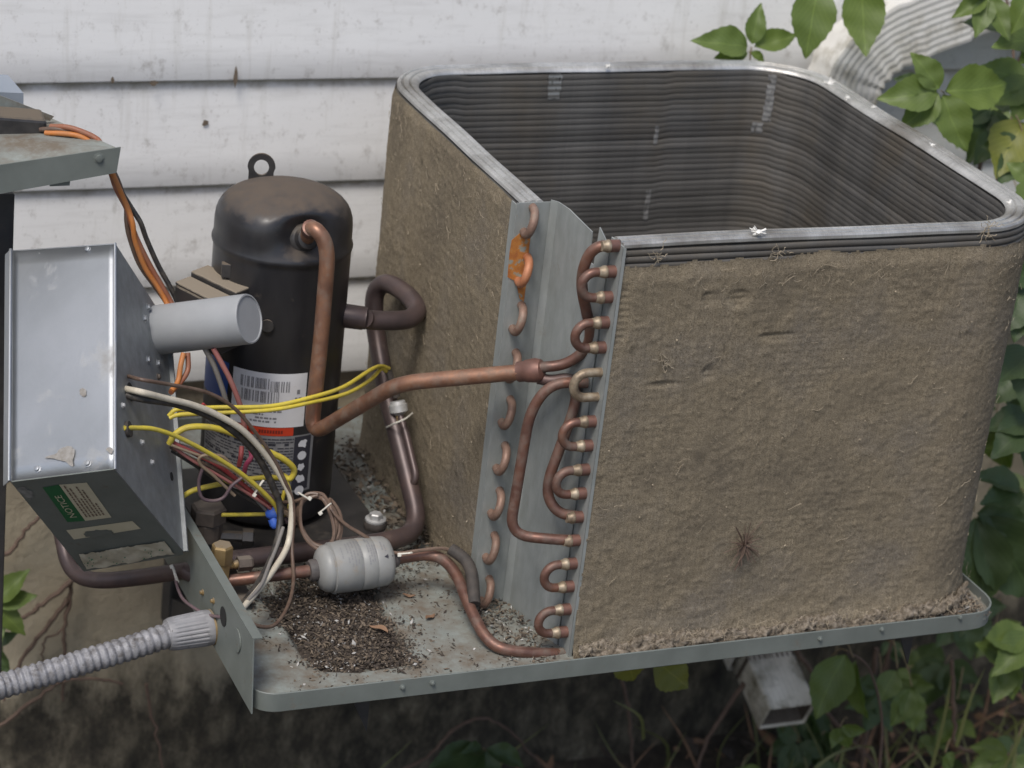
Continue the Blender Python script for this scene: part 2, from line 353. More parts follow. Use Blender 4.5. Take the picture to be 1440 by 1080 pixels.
# ------------------------------------------------------------------ geometry helpers
class MB:
    def __init__(s):
        s.v, s.f, s.mi, s.uv = [], [], [], []
        s.cur = 0

    def add(s, vs, fs, uvs=None):
        o = len(s.v)
        s.v += [tuple(x) for x in vs]
        s.f += [tuple(i + o for i in f) for f in fs]
        s.mi += [s.cur] * len(fs)
        s.uv += list(uvs) if uvs is not None else [(0, 0)] * len(vs)
        return s

    def box(s, c, ex, ey, ez):
        """box from corner c with edge vectors"""
        c, ex, ey, ez = map(Vector, (c, ex, ey, ez))
        p = [c, c + ex, c + ex + ey, c + ey, c + ez, c + ex + ez, c + ex + ey + ez, c + ey + ez]
        f = [(0, 3, 2, 1), (4, 5, 6, 7), (0, 1, 5, 4), (1, 2, 6, 5), (2, 3, 7, 6), (3, 0, 4, 7)]
        if ex.cross(ey).dot(ez) < 0:
            f = [tuple(reversed(q)) for q in f]
        return s.add(p, f)

    def slab(s, poly, th):
        """extrude a planar polygon by vector th"""
        poly = [Vector(p) for p in poly]
        th = Vector(th)
        n = len(poly)
        nn = Vector((0, 0, 0))
        for i in range(n):
            nn += (poly[i] - poly[0]).cross(poly[(i + 1) % n] - poly[0])
        if nn.dot(th) < 0:
            poly.reverse()
        f = [tuple(reversed(range(n))), tuple(range(n, 2 * n))] + [(i, (i + 1) % n, n + (i + 1) % n, n + i) for i in range(n)]
        return s.add(poly + [p + th for p in poly], f)

    def tube(s, pts, r, n=12, caps=True, radii=None, flat=1.0):
        pts = [Vector(p) for p in pts]
        m = len(pts)
        tg = []
        for i in range(m):
            a = pts[max(0, i - 1)]
            b = pts[min(m - 1, i + 1)]
            d = (b - a)
            tg.append(d.normalized() if d.length > 1e-9 else Vector((0, 0, 1)))
        ref = Vector((0, 0, 1)) if abs(tg[0].z) < 0.9 else Vector((1, 0, 0))
        nx = tg[0].cross(ref).normalized()
        vs, fs, uv = [], [], []
        L = 0
        for i in range(m):
            if i:
                nx = (nx - tg[i] * nx.dot(tg[i])).normalized()
                L += (pts[i] - pts[i - 1]).length
            ny = tg[i].cross(nx)
            rr = radii[i] if radii is not None else r
            for k in range(n):
                a = 2 * math.pi * k / n
                vs.append(pts[i] + nx * (rr * math.cos(a)) + ny * (rr * flat * math.sin(a)))
                uv.append((L, k / n))
        for i in range(m - 1):
            for k in range(n):
                k2 = (k + 1) % n
                fs.append((i * n + k, i * n + k2, (i + 1) * n + k2, (i + 1) * n + k))
        if caps:
            fs.append(tuple(reversed(range(n))))
            fs.append(tuple((m - 1) * n + k for k in range(n)))
        return s.add(vs, fs, uv)

    def lathe(s, o, axis, prof, n=32, caps=True):
        """prof: list of (distance along axis, radius)"""
        o, ax = Vector(o), Vector(axis).normalized()
        pts = [o + ax * p[0] for p in prof]
        ref = Vector((0, 0, 1)) if abs(ax.z) < 0.9 else Vector((1, 0, 0))
        nx = ax.cross(ref).normalized()
        ny = ax.cross(nx)
        vs, fs = [], []
        for p, (h, r) in zip(pts, prof):
            for k in range(n):
                a = 2 * math.pi * k / n
                vs.append(p + nx * r * math.cos(a) + ny * r * math.sin(a))
        for i in range(len(prof) - 1):
            for k in range(n):
                k2 = (k + 1) % n
                fs.append((i * n + k, i * n + k2, (i + 1) * n + k2, (i + 1) * n + k))
        if caps:
            fs.append(tuple(reversed(range(n))))
            fs.append(tuple((len(prof) - 1) * n + k for k in range(n)))
        return s.add(vs, fs)

    def build(s, name, m, parent=None, smooth=40, bevel=0.0):
        me = bpy.data.meshes.new(name)
        off = root_of(parent)
        vs = [(x - off.x, y - off.y, z - off.z) for x, y, z in s.v]
        me.from_pydata(vs, [], s.f)
        for k in (m if isinstance(m, (list, tuple)) else [m]):
            me.materials.append(k)
        if any(s.mi):
            me.polygons.foreach_set('material_index', s.mi)
        if any(u != (0, 0) for u in s.uv):
            l = me.uv_layers.new()
            li = np.empty(len(me.loops), dtype=np.int32)
            me.loops.foreach_get('vertex_index', li)
            l.data.foreach_set('uv', np.array(s.uv, dtype=np.float32)[li].ravel())
        if smooth:
            me.polygons.foreach_set('use_smooth', [True] * len(me.polygons))
            me.set_sharp_from_angle(angle=math.radians(smooth))
        me.update()
        ob = bpy.data.objects.new(name, me)
        COL.objects.link(ob)
        if parent:
            ob.parent = parent
        if bevel:
            md = ob.modifiers.new('bevel', 'BEVEL')
            md.width = bevel
            md.segments = 2
            md.limit_method = 'ANGLE'
        return ob

def root_of(p):
    v = Vector((0, 0, 0))
    while p is not None:
        v = v + p.location
        p = p.parent
    return v

def grid_obj(name, P, m, parent=None, mask=None, uv=None, smooth=60, flip=False):
    """P: array (a,b,3); mask (a-1,b-1) keeps faces"""
    a, b, _ = P.shape
    idx = np.arange(a * b).reshape(a, b)
    q = np.stack([idx[:-1, :-1], idx[1:, :-1], idx[1:, 1:], idx[:-1, 1:]], -1)
    q = q[mask] if mask is not None else q.reshape(-1, 4)
    if flip:
        q = q[:, ::-1]
    off = np.array(root_of(parent))
    V = (P.reshape(-1, 3) - off).astype(np.float32)
    used = np.unique(q)
    remap = np.full(a * b, -1)
    remap[used] = np.arange(len(used))
    q = remap[q]
    V = V[used]
    me = bpy.data.meshes.new(name)
    me.vertices.add(len(V))
    me.vertices.foreach_set('co', V.ravel())
    me.loops.add(q.size)
    me.loops.foreach_set('vertex_index', q.ravel().astype(np.int32))
    me.polygons.add(len(q))
    me.polygons.foreach_set('loop_start', np.arange(0, q.size, 4, dtype=np.int32))
    me.polygons.foreach_set('use_smooth', np.ones(len(q), dtype=bool))
    me.materials.append(m)
    if uv is not None:
        l = me.uv_layers.new()
        l.data.foreach_set('uv', uv.reshape(-1, 2)[used][q.ravel()].astype(np.float32).ravel())
    me.update(calc_edges=True)
    me.validate()
    ob = bpy.data.objects.new(name, me)
    COL.objects.link(ob)
    if parent:
        ob.parent = parent
    return ob

def thing(name, label, cat, loc, group=None):
    o = bpy.data.objects.new(name, None)
    o.empty_display_size = 0.05
    COL.objects.link(o)
    o.location = loc
    o['label'] = label
    o['category'] = cat
    if group:
        o['group'] = group
    return o

def tag(o, label, cat, group=None):
    o['label'] = label
    o['category'] = cat
    if group:
        o['group'] = group
    return o

def kind(o, k):
    o['kind'] = k
    return o

def fillet(pts, r, n=6):
    pts = [Vector(p) for p in pts]
    out = [pts[0]]
    for i in range(1, len(pts) - 1):
        p0, p1, p2 = pts[i - 1], pts[i], pts[i + 1]
        d1 = min(r, (p0 - p1).length * 0.49)
        d2 = min(r, (p2 - p1).length * 0.49)
        a = p1 + (p0 - p1).normalized() * d1
        c = p1 + (p2 - p1).normalized() * d2
        for k in range(n + 1):
            t = k / n
            out.append(a * (1 - t) ** 2 + p1 * (2 * t * (1 - t)) + c * t * t)
    out.append(pts[-1])
    return out

def spline(pts, n=6):
    pts = [Vector(p) for p in pts]
    P = [pts[0] * 2 - pts[1]] + pts + [pts[-1] * 2 - pts[-2]]
    out = []
    for i in range(1, len(P) - 2):
        a, b, c, d = P[i - 1], P[i], P[i + 1], P[i + 2]
        for k in range(n):
            t = k / n
            out.append(0.5 * ((2 * b) + (c - a) * t + (2 * a - 5 * b + 4 * c - d) * t * t + (3 * b - a - 3 * c + d) * t ** 3))
    out.append(pts[-1])
    return out

def vnoise(x, y, seed=0):
    """smooth value noise on arrays, range 0..1"""
    r = np.random.default_rng(seed)
    tab = r.random((256, 256))
    xi = np.floor(x).astype(int)
    yi = np.floor(y).astype(int)
    fx = x - xi
    fy = y - yi
    fx = fx * fx * (3 - 2 * fx)
    fy = fy * fy * (3 - 2 * fy)
    g = lambda a, b: tab[a % 256, b % 256]
    return (g(xi, yi) * (1 - fx) + g(xi + 1, yi) * fx) * (1 - fy) + (g(xi, yi + 1) * (1 - fx) + g(xi + 1, yi + 1) * fx) * fy

def fbm(x, y, seed=0, oct=4, gain=0.5):
    s = 0
    a = 1
    n = 0
    for k in range(oct):
        s = s + a * vnoise(x * 2 ** k, y * 2 ** k, seed + k)
        n += a
        a *= gain
    return s / n

def quadmap(q, s, t):
    a, b, c, d = [Vector(x) for x in q]
    return a * (1 - s) * (1 - t) + b * s * (1 - t) + c * s * t + d * (1 - s) * t

def text_faces(txt):
    cu = bpy.data.curves.new('lettering', 'FONT')
    cu.body = txt
    cu.resolution_u = 3
    ob = bpy.data.objects.new('lettering', cu)
    COL.objects.link(ob)
    dg = bpy.context.evaluated_depsgraph_get()
    me = bpy.data.meshes.new_from_object(ob.evaluated_get(dg))
    vs = [tuple(v.co) for v in me.vertices]
    fs = [tuple(p.vertices) for p in me.polygons]
    bpy.data.objects.remove(ob)
    bpy.data.meshes.remove(me)
    bpy.data.curves.remove(cu)
    x0 = min(v[0] for v in vs); x1 = max(v[0] for v in vs)
    y0 = min(v[1] for v in vs); y1 = max(v[1] for v in vs)
    return [((x - x0) / (x1 - x0), (y - y0) / (y1 - y0)) for x, y, z in vs], fs

def screw(parent, p, n, r=0.004, m='steel', name='screw'):
    n = Vector(n).normalized()
    b = MB()
    b.lathe(Vector(p) - n * 0.0015, n, [(0, r * 1.25), (0.0022, r * 1.25), (0.0026, r * 0.85), (0.0052, r * 0.8), (0.0056, r * 0.5)], 8)
    return b.build(name, MAT[m], parent)

# ================================================================== SETTING: ground, house wall
YW = 0.93
GZ = -0.92
n = 60
gx = np.concatenate([np.linspace(-60, -3, 12), np.linspace(-2.8, 3.5, 110), np.linspace(4, 60, 12)])
gy = np.concatenate([np.linspace(-60, -4, 12), np.linspace(-3.6, 0.98, 80)])
GX, GY = np.meshgrid(gx, gy, indexing='ij')
GZZ = GZ + 0.10 * (fbm(GX * 2.2 + 50, GY * 2.2 + 50, 3, 5) - 0.5) + np.clip((GY - 0.3) * 0.12, 0, 0.1)
kind(grid_obj('ground', np.stack([GX, GY, GZZ], -1), MAT['soil']), 'structure')

wall = thing('house_wall', 'white painted clapboard house wall above a stained tan concrete foundation', 'wall', (0.3, YW, GZ))
LAP = [0.5237, 0.3515, 0.1822, 0.0132]
SP = 0.1703
zs = [0.5237 + SP * k for k in range(11, 0, -1)] + LAP
for k, zb in enumerate(zs):
    zt = (zs[k - 1] if k else zb + SP) + 0.03
    cuts = [-4.2, rnd.uniform(-3.2, -1.6), rnd.uniform(1.6, 2.6), 5.4]
    for a, c in zip(cuts[:-1], cuts[1:]):
        a += 0.0002
        c -= 0.0002
        nx = max(2, int((c - a) / 0.04))
        xs = np.linspace(a, c, nx)
        dz = 0.0014 * (fbm(xs * 2.0 + 40 + k * 7, xs * 0 + k, 5, 3) - 0.5)
        rows = [(0.0, -0.0), (-0.0135, -0.0), (-0.0135, 0.0015), (0.0, zt - zb)]   # (y offset from plane, z above lower edge)
        P, UV = [], []
        prof = [(0.004, 0.0, 1.0), (-0.0100, 0.0, 0.0), (-0.0112, 0.0025, 0.0)] + [(-0.0112 + 0.0125 * t, 0.0025 + (zt - zb - 0.0025) * t, t * (zt - zb) / SP) for t in (0.25, 0.5, 0.7, 0.8, 0.86, 1.0)]
        for (yo, zo, vv) in prof:
            P.append(np.stack([xs, np.full(nx, YW + yo), zb + zo + dz], -1))
            UV.append(np.stack([xs, np.full(nx, min(vv, 1.0))], -1))
        grid_obj('siding_board', np.stack(P, 0), MAT['siding'], wall, uv=np.stack(UV, 0), smooth=0, flip=False)
for (q, wd, hh) in (((-0.1644, 0.9120, 0.5341), 0.0035, 0.020), ((-0.3574, 0.9130, 0.5298), 0.003, 0.006), ((-0.2942, 0.9130, 0.5243), 0.008, 0.005), ((-0.2051, 0.9240, 0.4548), 0.006, 0.006)):
    pts = []
    for k in range(11):
        a = 2 * math.pi * k / 11
        pts.append((q[0] + wd * math.cos(a) * rnd.uniform(.5, 1.2), q[1] - 0.0022, q[2] + hh * math.sin(a) * rnd.uniform(.6, 1.1)))
    MB().add(pts, [tuple(range(11))]).build('dirt_spot', MAT['litter_mid'], wall, 0)
for nm in (0,):
    fx = np.concatenate([np.linspace(-4.2, -1.2, 14), np.linspace(-1.1, 2.2, 170), np.linspace(2.3, 5.4, 14)])
    fz = np.linspace(GZ - 0.25, 0.021, 60)
    FX, FZ = np.meshgrid(fx, fz, indexing='ij')
    rough = np.clip((-0.42 - FZ) * 4, 0.08, 1)
    FY = YW + 0.012 - 0.035 * (fbm(FX * 9 + 60, FZ * 5 + 60, 9, 5) - 0.3) * rough
    grid_obj('foundation', np.stack([FX, FY, FZ], -1), MAT['foundation'], wall, flip=True)

# ------------------------------------------------------------------ steel wall brackets that carry the unit
def bracket(x, label):
    t = thing('wall_bracket', label, 'bracket', (x, 0.9, -0.3), 'steel brackets under the condenser')
    MB().box((x, 0.035, -0.030), (0.035, 0, 0), (0, 0.885, 0), (0, 0, 0.011)).box((x, 0.035, -0.062), (0.004, 0, 0), (0, 0.885, 0), (0, 0, 0.0315)).build('arm', MAT['black_steel'], t)
    MB().box((x + 0.002, 0.908, -0.42), (0.04, 0, 0), (0, 0.006, 0), (0, 0, 0.385)).box((x + 0.002, 0.87, -0.42), (0.004, 0, 0), (0, 0.0378, 0), (0, 0, 0.357)).build('wall_plate', MAT['black_steel'], t)
    MB().slab([(x + 0.006, 0.875, -0.40), (x + 0.006, 0.875, -0.362), (x + 0.006, 0.14, -0.064), (x + 0.006, 0.08, -0.064)], (0.005, 0, 0)).slab([(x + 0.0112, 0.875, -0.40), (x + 0.0112, 0.08, -0.0645), (x + 0.030, 0.08, -0.0645), (x + 0.030, 0.875, -0.40)], (0, 0.002, 0.004)).build('strut', MAT['black_steel'], t)
    MB().slab([(x, 0.0345, -0.030), (x + 0.035, 0.0345, -0.030), (x + 0.035, 0.0345, -0.105)], (0, -0.004, 0)).build('end_tab', MAT['black_steel'], t)
bracket(-0.235, 'black steel bracket under the left end of the pan below the wires')
bracket(0.615, 'black steel bracket under the right half of the pan beside the downspout outlet')

# ------------------------------------------------------------------ downspout behind the coil
def spout_ring(c, tx, side, dep, wv, dv, crinkle=0.0, ph=0.0):
    """fluted rectangular section; side/dep: unit vectors"""
    pts = []
    N = 14
    for sgn in (-1, 1):
        for k in range(N):
            t = -1 + 2 * k / (N - 1)
            fl = 0.004 * math.cos(t * math.pi * 3.5)
            pts.append((-sgn * t * wv / 2 * -1, sgn * (dv / 2 + fl)))
    return [Vector(c) + Vector(side) * (a + 0) + Vector(dep) * b for a, b in pts]

def spout_tube(b, path, wv, dv, dep, crinkles=None, closed_start=False):
    path = [Vector(p) for p in path]
    m = len(path)
    rings = []
    for i in range(m):
        tg = (path[min(m - 1, i + 1)] - path[max(0, i - 1)]).normalized()
        d = Vector(dep)
        d = (d - tg * d.dot(tg)).normalized()
        side = tg.cross(d).normalized()
        s = 1.0 + (0.035 * math.sin(i * 2 * math.pi / 4) if crinkles and crinkles(i) else 0)
        N = 44
        r = []
        for sg in (1, -1):
            for k in range(N):
                u = -1 + 2 * k / (N - 1)
                fl = 0.00065 * math.cos(u * math.pi * 9)
                r.append(path[i] + side * (u * sg * wv / 2 * s) + d * sg * (dv / 2 * s - 0.003 + fl))
        rings.append(r)
    n = len(rings[0])
    vs = [p for r in rings for p in r]
    fs = []
    for i in range(m - 1):
        for k in range(n):
            k2 = (k + 1) % n
            fs.append((i * n + k, (i + 1) * n + k, (i + 1) * n + k2, i * n + k2))
    b.add(vs, fs)

sp = thing('downspout', 'white fluted metal downspout bending down behind the coil, its outlet below the pan', 'downspout', (0.88, 0.875, GZ))
YD = 0.868
top = [(1.3804, 0.8680, 0.7753), (1.2286, 0.8680, 0.6993), (1.0940, 0.8680, 0.6543)]
b = MB()
spout_tube(b, top, 0.105, 0.07, (0, 1, 0))
b.build('slanted_pipe', MAT['spout'], sp, 30)
el = spline([(1.0966, 0.8680, 0.6555), (1.0235, 0.8680, 0.6308), (0.9536, 0.8680, 0.6000), (0.9073, 0.8680, 0.5505), (0.8917, 0.8680, 0.4839)] + [(0.8745, 0.868, 0.33)], 8)
b = MB()
spout_tube(b, el, 0.112, 0.076, (0, 1, 0), crinkles=lambda i: 8 < i < 36)
b.build('elbow', MAT['spout'], sp, 25)
b = MB()
spout_tube(b, [(0.8745, 0.868, 0.335), (0.872, 0.868, -0.1), (0.868, 0.868, -0.41)], 0.105, 0.07, (0, 1, 0))
b.build('vertical_pipe', MAT['spout'], sp, 30)
kick = spline([(0.868, 0.868, -0.40), (0.868, 0.866, -0.45), (0.868, 0.852, -0.495), (0.868, 0.82, -0.525), (0.868, 0.775, -0.548)], 5)
b = MB()
spout_tube(b, kick, 0.112, 0.078, (0, 1, 0.001), crinkles=lambda i: 3 < i < 17)
b.build('outlet_elbow', MAT['spout'], sp, 25)
b = MB()
spout_tube(b, [(0.868, 0.785, -0.544), (0.868, 0.72, -0.574), (0.868, 0.655, -0.604)], 0.092, 0.066, (0, 0.5, -0.85))
o = b.build('outlet', MAT['spout_grimy'], sp, 30)
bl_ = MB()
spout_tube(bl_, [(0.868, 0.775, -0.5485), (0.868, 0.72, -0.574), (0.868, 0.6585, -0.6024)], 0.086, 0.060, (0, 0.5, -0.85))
bl_.build('shade_lining', MAT['valve_dark'], sp, 30)  # dark inner skin, paints the shade inside the outlet mouth
bl_ = MB()
spout_tube(bl_, [(0.868, 0.762, -0.5546), (0.868, 0.752, -0.5592)], 0.0955, 0.070, (0, 0.5, -0.85))
bl_.build('crimped_joint', MAT['valve_dark'], sp, 30)
md = o.modifiers.new('thickness', 'SOLIDIFY'); md.thickness = 0.002

# ================================================================== BASE PAN
pan = thing('base_pan', 'grey green sheet metal pan holding the compressor, debris and coil', 'base pan', (0.18, 0.38, -0.019))
X0, X1, Y0, Y1 = -0.385, 0.752, -0.035, 0.79
def rrect(x0, x1, y0, y1, rs, n=6):
    pts = []
    for (cx, cy, a0, r) in ((x1 - rs[0], y0 + rs[0], -90, rs[0]), (x1 - rs[1], y1 - rs[1], 0, rs[1]), (x0 + rs[2], y1 - rs[2], 90, rs[2]), (x0 + rs[3], y0 + rs[3], 180, rs[3])):
        for k in range(n + 1):
            a = math.radians(a0 + 90 * k / n)
            pts.append((cx + r * math.cos(a), cy + r * math.sin(a)))
    return pts
ro = rrect(X0, X1, Y0, Y1, (0.05, 0.05, 0.03, 0.035))
ri = rrect(X0 + 0.003, X1 - 0.003, Y0 + 0.003, Y1 - 0.003, (0.047, 0.047, 0.027, 0.032))
N = len(ro)
vs = [(x, y, -0.010) for x, y in rrect(X0 + 0.004, X1 - 0.004, Y0 + 0.004, Y1 - 0.004, (0.05, 0.05, 0.03, 0.035))]
vs = [(x * 1 + 0, y, -0.0185) for x, y in rrect(X0 + 0.006, X1 - 0.006, Y0 + 0.006, Y1 - 0.006, (0.046, 0.046, 0.026, 0.03))]
vs += [(x, y, -0.014) for x, y in ro] + [(x, y, 0.0120) for x, y in ro] + [(x, y, 0.0128) for x, y in rrect(X0 + 0.001, X1 - 0.001, Y0 + 0.001, Y1 - 0.001, (0.049, 0.049, 0.029, 0.034))] + [(x, y, 0.012) for x, y in ri] + [(x, y, -0.0155) for x, y in ri]
fs = [tuple(reversed(range(N)))]
for r in range(5):
    for k in range(N):
        k2 = (k + 1) % N
        fs.append((r * N + k, r * N + k2, (r + 1) * N + k2, (r + 1) * N + k))
MB().add(vs, fs).build('rim', MAT['pan'], pan, 35)
# embossed floor with a sunken basin at the left front
bas = np.array([(-0.2888, 0.2304, -0.0100), (-0.2795, 0.1683, -0.0100), (-0.2820, 0.0817, -0.0100), (-0.2673, 0.0355, -0.0100), (-0.2267, 0.0231, -0.0100), (-0.1490, 0.0291, -0.0100), (-0.1386, 0.1000, -0.0100), (-0.1344, 0.1995, -0.0100), (-0.1237, 0.2600, -0.0100), (-0.2234, 0.2795, -0.0100)])[:, :2]
def poly_sd(P, X, Y):
    """signed distance to polygon, negative inside"""
    d = np.full(X.shape, 1e9)
    ins = np.zeros(X.shape, bool)
    n = len(P)
    for i in range(n):
        ax, ay = P[i]; bx, by = P[(i + 1) % n]
        ex, ey = bx - ax, by - ay
        t = np.clip(((X - ax) * ex + (Y - ay) * ey) / (ex * ex + ey * ey), 0, 1)
        d = np.minimum(d, np.hypot(X - ax - t * ex, Y - ay - t * ey))
        c = ((ay > Y) != (by > Y)) & (X < (bx - ax) * (Y - ay) / ((by - ay) if by != ay else 1e-9) + ax)
        ins ^= c
    return np.where(ins, -d, d)
fx = np.concatenate([np.linspace(X0 + 0.0035, 0.1, 150), np.linspace(0.11, X1 - 0.06, 16), np.linspace(X1 - 0.058, X1 - 0.0030, 40)])
fy = np.concatenate([np.linspace(Y0 + 0.0035, 0.30, 110), np.linspace(0.31, Y1 - 0.0035, 24)])
FX, FY = np.meshgrid(fx, fy, indexing='ij')
sdp = poly_sd(bas, FX, FY)
st = np.clip((sdp + 0.004) / 0.012, 0, 1)
st = st * st * (3 - 2 * st)
FZ = -0.0135 + 0.0115 * st + 0.0012 * (fbm(FX * 20 + 80, FY * 20 + 80, 21, 3) - 0.5)
sd2 = poly_sd(np.array([(-0.40, -0.06), (0.2, -0.06), (0.2, -0.008), (-0.34, -0.008), (-0.34, 0.8), (-0.4, 0.8)]), FX, FY)
FZ = np.where(sd2 < 0, np.minimum(FZ, -0.002) + 0.0, FZ)
rr = 0.0475
cxs, cys = np.minimum(FX, X1 - rr) , np.maximum(FY, Y0 + rr)
keep = np.hypot(np.maximum(FX - (X1 - rr), 0), np.maximum((Y0 + rr) - FY, 0)) < rr + 0.0008
km = keep[:-1, :-1] & keep[1:, 1:] & keep[1:, :-1] & keep[:-1, 1:]
kk = np.hypot(np.maximum((X0 + 0.033) - FX, 0), np.maximum((Y0 + 0.033) - FY, 0)) < 0.031
km &= kk[:-1, :-1] & kk[1:, 1:] & kk[1:, :-1] & kk[:-1, 1:]
grid_obj('floor', np.stack([FX, FY, FZ], -1), MAT['pan_floor'], pan, mask=km)
MB().slab([(X0 - 0.001, -0.0345, -0.013), (X0 - 0.001, 0.70, -0.013), (X0 - 0.001, 0.70, 0.088), (X0 - 0.001, -0.02, 0.088)], (-0.0018, 0, 0)).box((X0 - 0.003, -0.02, 0.0882), (0.013, 0, 0), (0, 0.72, 0), (0, 0, 0.0016)).build('side_flange', MAT['pan'], pan, 0)
def disc(nm, c, nrm, r, m, parent, th=0.0012, n=20, ring=None):
    b = MB()
    b.lathe(Vector(c), nrm, [(0, r), (th, r), (th, r * 0.9)], n)
    return b.build(nm, MAT[m], parent)
disc('knockout_hole', (-0.3882, 0.1054, 0.0519), (-1, 0, 0), 0.0135, 'dark_hole', pan, 0.0006)
disc('knockout_plug', (-0.3882, 0.0401, 0.0535), (-1, 0, 0), 0.016, 'pan', pan, 0.0016)
for q in [(-0.1827, -0.0352, 0.0015), (-0.1408, -0.0352, 0.0027), (0.4451, -0.0352, 0.0007), (0.5456, -0.0352, 0.0041), (0.6757, -0.0352, 0.0091)]:
    screw(pan, q, (0, -1, 0), 0.0032, 'pan')
for q in [(-0.3885, 0.2002, 0.0364), (-0.3885, 0.1512, 0.0502)]:
    screw(pan, q, (-1, 0, 0), 0.0035, 'brass')

# debris in the basin and scattered on the floor: nobody could count it
def chips(b, n, pick, smin, smax, mats, zf):
    for _ in range(n):
        x, y = pick()
        if x is None:
            continue
        s = smin + (smax - smin) * rnd.random() ** 2.2
        z = zf(x, y)
        d = Vector((rnd.uniform(-1, 1), rnd.uniform(-1, 1), rnd.uniform(-.35, .5))).normalized()
        e = d.cross(Vector((rnd.uniform(-1, 1), rnd.uniform(-1, 1), 1))).normalized()
        f = d.cross(e)
        L, W_, T = s * rnd.uniform(.7, 2.2), s * rnd.uniform(.35, .9), s * rnd.uniform(.15, .5)
        c = Vector((x, y, z + T * .5))
        b.cur = rnd.choices(range(len(mats)), mats)[0]
        b.add([c + d * L, c + e * W_, c - d * L, c - e * W_, c + f * T, c - f * T], [(0, 1, 4), (1, 2, 4), (2, 3, 4), (3, 0, 4), (1, 0, 5), (2, 1, 5), (3, 2, 5), (0, 3, 5)])
hx = np.linspace(bas[:, 0].min() - 0.02, bas[:, 0].max() + 0.02, 130)
hy = np.linspace(bas[:, 1].min() - 0.02, bas[:, 1].max() + 0.04, 130)
HX, HY = np.meshgrid(hx, hy, indexing='ij')
hsd = poly_sd(bas, HX, HY) + 0.055 * (fbm(HX * 24 + 9, HY * 24 + 9, 31, 4) - 0.5)
HZ = -0.0125 + np.clip(-hsd * 0.45, -0.03, 0.007) + 0.008 * (fbm(HX * 70 + 9, HY * 70 + 9, 33, 4) - 0.5)
debris_soil = kind(grid_obj('leaf_litter_bed', np.stack([HX, HY, HZ], -1), MAT['litter_dark'], None, mask=(hsd < 0.012)[:-1, :-1]), 'stuff')
debris_soil['label'] = 'dark crumbled leaf litter filling the sunken basin of the pan'
xa, xb, ya, yb = bas[:, 0].min(), bas[:, 0].max(), bas[:, 1].min(), bas[:, 1].max()
def in_basin():
    for _ in range(20):
        x, y = rnd.uniform(xa - .02, xb + .02), rnd.uniform(max(ya - .02, -.03), yb + .02)
        if poly_sd(bas, np.array([x]), np.array([y]))[0] + 0.035 * mnoise.noise((x * 26, y * 26, 8)) < rnd.choice((rnd.uniform(-0.01, 0.006), rnd.uniform(0, 0.03))):
            return x, y
    return None, None
b = MB()
chips(b, 10000, in_basin, 0.0006, 0.0036, [7, 4.5, 0.4], lambda x, y: -0.004 + rnd.uniform(-.002, .005))
def on_floor():
    x, y = rnd.uniform(-0.33, 0.06), rnd.uniform(-0.03, 0.30)
    g = mnoise.noise((x * 14, y * 14, 3))
    if x > 0.0 and y > 0.16:
        return None, None
    return (x, y) if g + rnd.uniform(-.5, .3) > -0.05 else (None, None)
chips(b, 4200, on_floor, 0.0005, 0.0034, [5, 4, .6], lambda x, y: -0.0015)
def behind_filter():
    x, y = rnd.gauss(-0.17, .09), rnd.gauss(0.27, .04)
    return (x, y) if -0.36 < x < -0.02 else (None, None)
chips(b, 2200, behind_filter, 0.0006, 0.0030, [6, 5, .4], lambda x, y: -0.001 + rnd.uniform(0, .005))
def at_plate():
    x = rnd.uniform(-0.03, 0.06); y = rnd.uniform(-0.01, 0.15)
    return (x, y) if x < 0.035 + (0.15 - y) * 0.25 and rnd.random() < 0.3 + y * 4 else (None, None)
chips(b, 900, at_plate, 0.0012, 0.0038, [4, 6, .8], lambda x, y: 0.0 + rnd.uniform(0, .010) * (y > .08))
def front_corner():
    a = rnd.uniform(-.6, 1.5)
    return 0.70 + rnd.uniform(-.07, .035), rnd.uniform(-.03, .05)
chips(b, 1300, front_corner, 0.001, 0.004, [1, 6, .8], lambda x, y: -0.0005 + rnd.uniform(0, .008))
def back_corner():
    return rnd.uniform(-0.11, -0.005), rnd.uniform(0.3, 0.68)
chips(b, 900, back_corner, 0.002, 0.006, [5, 6, .6], lambda x, y: 0.0 + rnd.uniform(0, .02))
ob = kind(b.build('leaf_litter', [MAT['litter_dark'], MAT['litter_mid'], MAT['litter_pale']], None, 0), 'stuff')
ob['label'] = 'scattered crumbs of dry leaves and twigs across the pan floor'
# dead leaf pieces one can pick out
for i, (p, ang, L, lab) in enumerate((((-0.1651, 0.1102, 0.0040), 2.2, 0.030, 'curled brown dead leaf at the edge of the sunken basin'), ((-0.0807, 0.1323, 0.0010), 0.6, 0.022, 'flat brown leaf scrap on the pan floor between filter and plate'), ((-0.0891, 0.1953, 0.0010), -0.4, 0.018, 'olive brown leaf flake on the pan floor right of the filter'))):
    vs, fs = [], []
    for k in range(7):
        t = k / 6
        ww = 0.42 * math.sin(math.pi * (0.08 + 0.9 * t)) * L * .5
        for s in (-1, 0, 1):
            lx, ly, lz = (t - .5) * L, s * ww, abs(s) * L * .16 + 0.15 * L * math.sin(t * 5 + i)
            vs.append((p[0] + lx * math.cos(ang) - ly * math.sin(ang), p[1] + lx * math.sin(ang) + ly * math.cos(ang), p[2] + lz * .6))
    for k in range(6):
        for s in range(2):
            fs.append((k * 3 + s, k * 3 + 3 + s, k * 3 + 4 + s, k * 3 + 1 + s))
    tag(MB().add(vs, fs).build('dead_leaf', MAT['dead_leaf']), lab, 'leaf', 'dead leaves in the pan')

